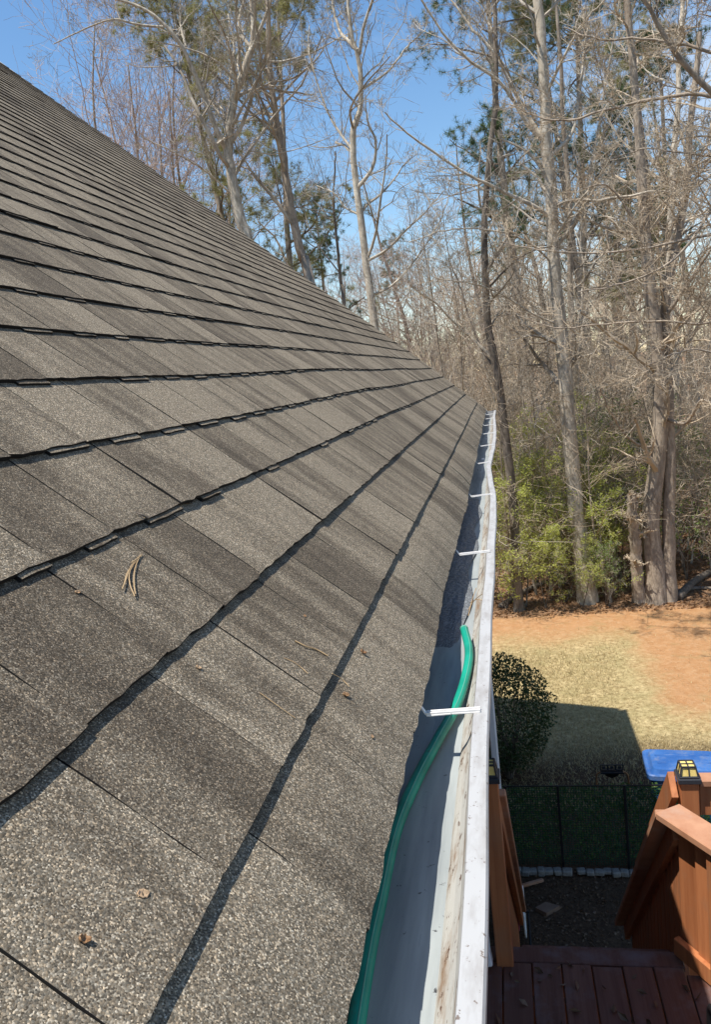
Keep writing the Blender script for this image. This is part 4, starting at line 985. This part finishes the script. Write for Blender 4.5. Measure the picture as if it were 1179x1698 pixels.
T5, _ = pix_tree('hardwood_tree', 'dark slender trunk rising past the far end of the gutter', 17.5,
    [(((860, 995), (855, 900), (846, 780), (836, 690), (826, 620), (813, 560), (805, 480), (803, 400), (808, 320), (813, 250), (820, 180), (824, 110), (820, 0), (815, -100)), 24, 7, 0)],
    [(((826, 620), (790, 560), (760, 470), (740, 420)), 6, 2, 1.), (((808, 480), (850, 440), (890, 420), (930, 420)), 5, 2, -1)], M_BARKD, M_TWIG, 105, c=(14, 6, 5), t0=.3, lr=.16)
T6, _ = pix_tree('hardwood_tree', 'tall straight pale trunk at the edge of the clay', 17.8,
    [(((976, 1005), (966, 920), (955, 840), (946, 730), (936, 606), (927, 520), (919, 438), (915, 329), (906, 237), (904, 146), (900, 91), (893, 0), (890, -120)), 38, 16, 0)],
    [(((906, 240), (871, 204), (846, 165), (820, 140), (780, 118), (740, 80), (700, 20), (680, -20)), 9, 3, -1.), (((915, 362), (890, 347), (846, 329), (809, 314), (780, 303), (725, 270), (690, 248), (650, 215)), 10, 3, -1.2),
     (((906, 235), (871, 182), (846, 128), (824, 80), (798, 47), (780, 22), (745, -30)), 10, 4, .8), (((912, 260), (948, 219), (962, 164), (973, 91), (985, 0)), 10, 4, 1.), (((918, 400), (950, 350), (985, 310), (1020, 250)), 6, 2, -1),
     (((930, 540), (880, 520), (830, 490), (780, 475), (730, 470)), 5, 2, -1.), (((920, 440), (880, 410), (830, 395), (760, 395), (690, 420)), 5, 2, -1.6), (((905, 160), (930, 110), (960, 60), (1000, 20)), 7, 3, -.7)], M_BARK, M_TWIG, 106, c=(14, 6, 5), t0=.3, lr=.15, limbc=(9, 5, 5))
T7, _ = pix_tree('old_tree', 'massive twin trunked old tree with gnarled bark beside the clay', 17.6,
    [(((1088, 1005), (1084, 930), (1080, 860), (1088, 780), (1096, 700), (1092, 600), (1080, 500), (1073, 420), (1066, 320), (1062, 240), (1050, 120), (1040, -40)), 44, 12, 0),
     (((1110, 1005), (1110, 900), (1114, 780), (1110, 640), (1108, 500), (1130, 390), (1146, 300), (1155, 180), (1170, 40)), 30, 10, .4),
     (((1062, 1005), (1054, 930), (1048, 870), (1044, 815)), 30, 20, -.35)],
    [(((1090, 740), (1060, 738), (1030, 715), (1005, 680), (985, 640)), 7, 3, -1), (((1096, 690), (1130, 700), (1150, 660), (1175, 690)), 9, 3, -1.2), (((1085, 560), (1050, 500), (1020, 420), (1010, 330)), 9, 3, .8), (((1108, 520), (1150, 450), (1190, 380)), 9, 4, -.8), (((1073, 430), (1040, 360), (1000, 320), (960, 330)), 6, 2, -1.)], M_BARKT, M_TWIGB, 107, c=(18, 6, 5), t0=.25, lr=.16, limbc=(9, 5, 5))
# tree standing just outside to the right, its limbs reach across the upper right
T8, _ = pix_tree('hardwood_tree', 'dark limbs reaching from a trunk at the right across the sky', 13.6,
    [(((1330, 1120), (1325, 900), (1318, 650), (1305, 400), (1290, 220), (1280, 60), (1270, -120)), 40, 16, 0)],
    [(((1292, 240), (1230, 215), (1179, 170), (1130, 130), (1095, 95), (1065, 50), (1040, 20), (1025, -30)), 15, 5, -1.), (((1283, 110), (1230, 92), (1179, 76), (1140, 60), (1060, 46), (1000, 44), (940, 18)), 9, 3, .6),
     (((1290, 200), (1179, 152), (1120, 148), (1060, 153), (1000, 163), (960, 170), (900, 162), (850, 130)), 9, 3, 1.2), (((1308, 440), (1240, 385), (1179, 385), (1100, 400), (1000, 410), (900, 402), (830, 385)), 9, 2, 1.), (((1300, 330), (1220, 320), (1179, 345), (1130, 415), (1080, 455), (1010, 480), (950, 492)), 9, 2, -.8),
     (((1312, 560), (1240, 520), (1179, 535), (1100, 530), (1000, 535), (930, 540), (860, 518)), 7, 2, .9), (((1315, 640), (1240, 610), (1150, 580), (1080, 600), (1020, 630)), 6, 2, -.5), (((1285, 150), (1230, 40), (1160, 20), (1090, -10), (1050, -30)), 9, 3, -1.2), (((1296, 270), (1220, 260), (1140, 250), (1080, 240), (1020, 255)), 6, 2, .3)], M_BARKT, M_TWIGB, 108, c=(8, 5, 4), t0=.4, lr=.12, limbc=(15, 6, 5), limb_lr=.3)

# prototypes of the wood behind, copied as individuals
def proto_bare(name, h, r0, seed, bark_m, twig_m, c=(22, 6, 5), lean=.05, t0=.3, lr=.22, ntr=1):
    r = np.random.default_rng(seed); K = 18; P_ = wander(np.zeros((ntr, 3)), np.tile([[0, 0, 1.]], (ntr, 1)) + r.normal(0, lean * (1 + (ntr > 1)), (ntr, 3)), np.full(ntr, h) * r.uniform(.8, 1, ntr), K, .05, .06, r)
    R_ = np.array([flare(np.linspace(r0, r0 * .16, K)) for _ in range(ntr)]) * r.uniform(.7, 1, (ntr, 1)); tv, tq = tubes(P_, R_, 8)
    out, last = crown(P_, R_, r, *c, t0=t0, lr1=lr, up=.07); cv, cq = join(out)
    return dict(name=name, trunk=mesh_np(name + '_trunk', tv, quads=tq, mats=[bark_m], smooth=True), crown=mesh_np(name + '_crown', cv, quads=cq, mats=[twig_m]), last=last)
def needles(P_, size, n):
    N = len(P_); c = np.repeat(P_, n, axis=0); d = unit(rng.normal(size=(N * n, 3)) + np.array([0, 0, .25])); e = unit(np.cross(d, rng.normal(size=d.shape))) * size * .022
    tip = c + d * (size * rng.uniform(.6, 1.2, N * n))[:, None]; V = np.stack([c - e, c + e, tip], 1).reshape(-1, 3); return V, np.arange(3 * N * n).reshape(-1, 3)
def proto_pine(name, h, r0, seed, needle_m, t0=.42, c=(38, 7, 4), nn=26, size=.21, lr=.13):
    r = np.random.default_rng(seed); K = 18; P_ = wander(np.zeros((1, 3)), np.array([[.02, .02, 1.]]), np.array([h]), K, .02, .05, r); R_ = flare(np.linspace(r0, r0 * .15, K))[None]
    tv, tq = tubes(P_, R_, 8); out, last = crown(P_, R_, r, *c, t0=t0, lr1=lr, up=.05, ang=1.25); cv, cq = join(out)
    nv, nt_ = needles(last[:, 2:].reshape(-1, 3), size, nn)
    me = mesh_np(name + '_crown', np.concatenate([cv, nv]), quads=cq, tris=nt_ + len(cv), mats=[M_BARKD, needle_m], mi=np.concatenate([np.zeros(len(cq)), np.ones(len(nt_))]))
    return dict(name=name, trunk=mesh_np(name + '_trunk', tv, quads=tq, mats=[M_BARKT], smooth=True), crown=me)
def proto_leafy(name, h, r0, seed, leaf_m, size, c=(16, 5, 4), nl=2, ntr=2):
    r = np.random.default_rng(seed); pb = proto_bare(name, h, r0, seed, M_BARKD, M_TWIG, c, .12, .15, .35, ntr); pts = pb['last'][:, 1:].reshape(-1, 3); pts = np.repeat(pts, nl, axis=0) + rng.normal(0, .05, (len(pts) * nl, 3))
    V, T = leaf_quads(pts, size, ar=.5, flat=.4); old = pb['crown']; pb['leaves'] = mesh_np(name + '_leaves', V, tris=T, mats=[leaf_m]); return pb
def place(p, x, y, rz, sc, label, cat, group, scz=None):
    z = float(ground_h(x, y)) - .04; root_o = thing(p['name'], label, cat, (x, y, z), group); root_o.rotation_euler = (0, 0, rz); root_o.scale = (sc, sc, scz or sc)
    for k in ('trunk', 'crown', 'leaves'):
        if k in p:
            o = bpy.data.objects.new(k if k != 'leaves' else 'foliage', p[k]); link(o, root_o)
    return root_o
PB = [proto_bare('bare_tree', 21, .20, 201, M_BARKT, M_TWIGB), proto_bare('bare_tree', 19, .16, 202, M_BARK, M_TWIG, (24, 6, 5)), proto_bare('bare_tree', 23, .24, 203, M_BARKD, M_TWIGB, (24, 6, 5), t0=.25), proto_bare('bare_tree', 17, .13, 204, M_BARKT, M_TWIG, (26, 5, 5), t0=.2)]
PBL = ['tan barked leafless tree standing among others in the wood', 'pale grey leafless tree standing among others in the wood', 'dark barked leafless tree standing among others in the wood', 'slender tan leafless tree standing among others in the wood']
PS = [proto_bare('sapling', 8.5, .05, 211, M_BARKT, M_TWIGB, (24, 5, 4), .1, .1, .3), proto_bare('sapling', 6.5, .035, 212, M_BARK, M_TWIG, (22, 5, 4), .12, .08, .35), proto_bare('sapling', 5, .022, 213, M_BARKT, M_TWIGB, (18, 5, 4), .2, .05, .4, 3)]
PSL = ['thin tan leafless sapling in the thicket behind the clay', 'thin pale leafless sapling in the thicket behind the clay', 'low many stemmed leafless bush in the thicket behind the clay']
PP = proto_pine('pine_tree', 22, .20, 221, M_NEEDLE); PPO = proto_pine('pine_tree', 21, .18, 222, M_NEEDLEY, .32, (40, 7, 4), 26, .23, .15)
PR = proto_bare('bare_tree', 13, .10, 231, M_BARKT, M_TWIGR, (34, 7, 6), .1, .12, .34, 3)
PL = proto_leafy('leafy_sapling', 4.6, .024, 241, M_SPRING, .07, (15, 5, 4), 2); PG = proto_leafy('evergreen_sapling', 3.0, .020, 242, M_GREEN, .062, (12, 5, 3), 1, 3)

taken = [(1.5, 17.8, .5), (3.0, 17.6, .9), (-.1, 17.5, .4)]
def free(x, y, d): return all((x - a) ** 2 + (y - b_) ** 2 > max(d, c_) ** 2 for a, b_, c_ in taken)
prng = np.random.default_rng(77)
cnt = 0; tries = 0
while cnt < 46 and tries < 4000:
    tries += 1; y = prng.uniform(20.5, 64); u = prng.uniform(-.12, .62) if prng.random() < .90 else prng.uniform(-.62, -.12); x = u * y
    if u < -.12 and y < 34: continue
    if not free(x, y, 1.3): continue
    k = int(prng.integers(0, 4)); taken.append((x, y, .6)); s = prng.uniform(.8, 1.15) * (.78 if u < .05 else 1.0)
    place(PB[k], x, y, prng.uniform(0, 6.28), s, PBL[k].replace('standing among others in the wood', 'just behind the trunks at the clay edge' if y < 31 else ('in the middle of the wood' if y < 46 else 'far back in the wood')), 'tree', 'leafless trees back in the wood'); cnt += 1
cnt = 0
while cnt < 150:
    y = 17.6 + abs(prng.normal(0, 8)); u = prng.uniform(-.14, .56); x = u * y
    if not free(x, y, .35): continue
    k = int(prng.choice([0, 1, 2], p=[.35, .35, .3])); taken.append((x, y, .2)); s = prng.uniform(.7, 1.25)
    if k == 2 and y < 18.3: s *= .6
    place(PS[k], x, y, prng.uniform(0, 6.28), s, PSL[k].replace('in the thicket behind the clay', ('taller than its neighbours ' if s > 1.05 else '') + ('at the edge of the clay' if y < 20.5 else ('inside the thicket' if y < 27 else 'deep in the wood'))), 'sapling' if k < 2 else 'bush', 'saplings in the thicket'); cnt += 1
for px, Y, s, p, lab in ((880, 27, 1.0, PP, 'dark green pine close behind the tall pale trunk'), (958, 33, 1.05, PP, 'dark green pine half hidden by bare trunks'), (1090, 36, .95, PP, 'far dark pine behind the massive old tree'), (545, 34, .62, PP, 'short dark pine beside the slim crooked tree'), (650, 48, .6, PP, 'small far pine low over the roof edge'),
                       (418, 27, 1.0, PPO, 'olive needled pine behind the forked pale tree'), (470, 29, 1.05, PPO, 'olive needled pine behind the leaning trunk'), (985, 30, 1.0, PPO, 'olive needled pine among the bare trunks at the clay edge'), (1040, 40, 1., PPO, 'olive needled pine far behind the massive old tree')):
    P_ = at_y(px, 500, Y); place(p, float(P_[0]), Y, Y * 1.7, s, lab, 'tree', None)
for px, Y, tp_ in ((165, 33, 105), (225, 35, 95), (290, 36, 130), (660, 40, 410), (730, 40, 400), (565, 44, 430)):
    P_ = at_y(px, tp_, Y); place(PR, float(P_[0]), Y, Y * 2.1, max(.5, float(P_[2]) / 12.3), 'bushy reddish twigged bare tree behind the roof slope', 'tree', 'reddish bare trees behind the roof')
for k, (px, py, s) in enumerate(((840, 1002, .72), (872, 998, .80), (905, 1000, .55), (938, 992, .82), (1005, 996, .52), (890, 965, .95), (985, 975, .78), (850, 960, .9), (920, 950, 1.0), (1030, 960, .85), (960, 945, 1.05))):
    P_ = at_z(px, py, .1); place(PL, float(P_[0]), float(P_[1]), k * 1.3, s, 'yellow green leafy sapling ' + ('beside the dark slender trunk', 'right of the dark slender trunk near the fallen log', 'small, on the leaf litter before the others', 'left of the tall pale trunk', 'small, between the tall pale trunk and the old tree', 'tall, behind the fallen grey log', 'right of the tall pale trunk', 'behind the dark slender trunk', 'tall, behind the pale trunk on its left', 'left of the broken stump of the old tree', 'tallest, directly behind the tall pale trunk')[k], 'sapling', 'leafy saplings at the edge of the wood')
for k, (px, py, s) in enumerate(((1010, 998, .55), (965, 1000, .5), (1140, 960, 1.1), (1060, 930, 1.5), (930, 920, 1.2), (1165, 930, 1.2))):
    P_ = at_z(px, py, .1); place(PG, float(P_[0]), float(P_[1]), k * 1.9, s, 'deeper green shrub ' + ('low, between the tall pale trunk and the old tree', 'low, at the foot of the tall pale trunk', 'beside the fallen dark log', 'large, behind the broken stump', 'in the thicket behind the leafy saplings', 'behind the fallen dark log')[k], 'shrub', 'green shrubs in the wood')
# fallen logs at the edge of the wood
for (a, c, r_, lab) in (((830, 998), (900, 962), .07, 'fallen grey log at the foot of the dark slender trunk'), ((1125, 985), (1179, 950), .10, 'fallen dark log right of the massive old tree'), ((1120, 975), (1200, 978), .05, 'thin fallen branch lying along the clay edge')):
    A, B = at_z(*a, .15), at_z(*c, .15); B[1] = max(B[1], A[1]); b = MB(); A[2] = float(ground_h(A[0], A[1])) + r_ * .8; B[2] = float(ground_h(B[0], B[1])) + r_ * .8
    pts = catmull([A, (A + B) / 2 + np.array([0, .1, .02]), B], 9); b.tube(pts, np.linspace(r_, r_ * .7, 9), 9); tag(b.build('fallen_log', M_BARKD, smooth=True), lab, 'log')
# far wood that reads as one mass
r = np.random.default_rng(88); N = 220; y = r.uniform(66, 125, N); x = np.where(r.random(N) < .8, r.uniform(-.08, .7, N), r.uniform(-.7, 0, N)) * y; P0 = np.stack([x, y, ground_h(x, y)], -1)
P_ = wander(P0, np.tile([[0, 0, 1.]], (N, 1)) + r.normal(0, .05, (N, 3)), r.uniform(10, 18, N) * np.where(x / y < -.05, .55, 1.0), 8, .06, .05, r); R_ = np.tile(np.linspace(.16, .03, 8), (N, 1))
parts = [tubes(P_, R_, 4)]; st, d, L_, rad = spawn(P_, R_, 16, .25, 1, .9, .28, r, .6); A = wander(st, d, L_, 4, .2, .08, r); AR = np.maximum(taper(rad, 4), .015); parts.append(tubes(A, AR, 3))
st, d, L_, rad = spawn(A, AR, 6, .2, 1, .8, .6, r); B = wander(st, d, L_, 3, .2, .05, r); parts.append(tubes(B, np.full(B.shape[:2], .013), 3))
V, Q = join(parts); o = obj_np('distant_wood', V, quads=Q, mats=[M_TWIGB]); tag(o, 'far off leafless wood closing the view behind the trees', 'wood', kind='stuff')
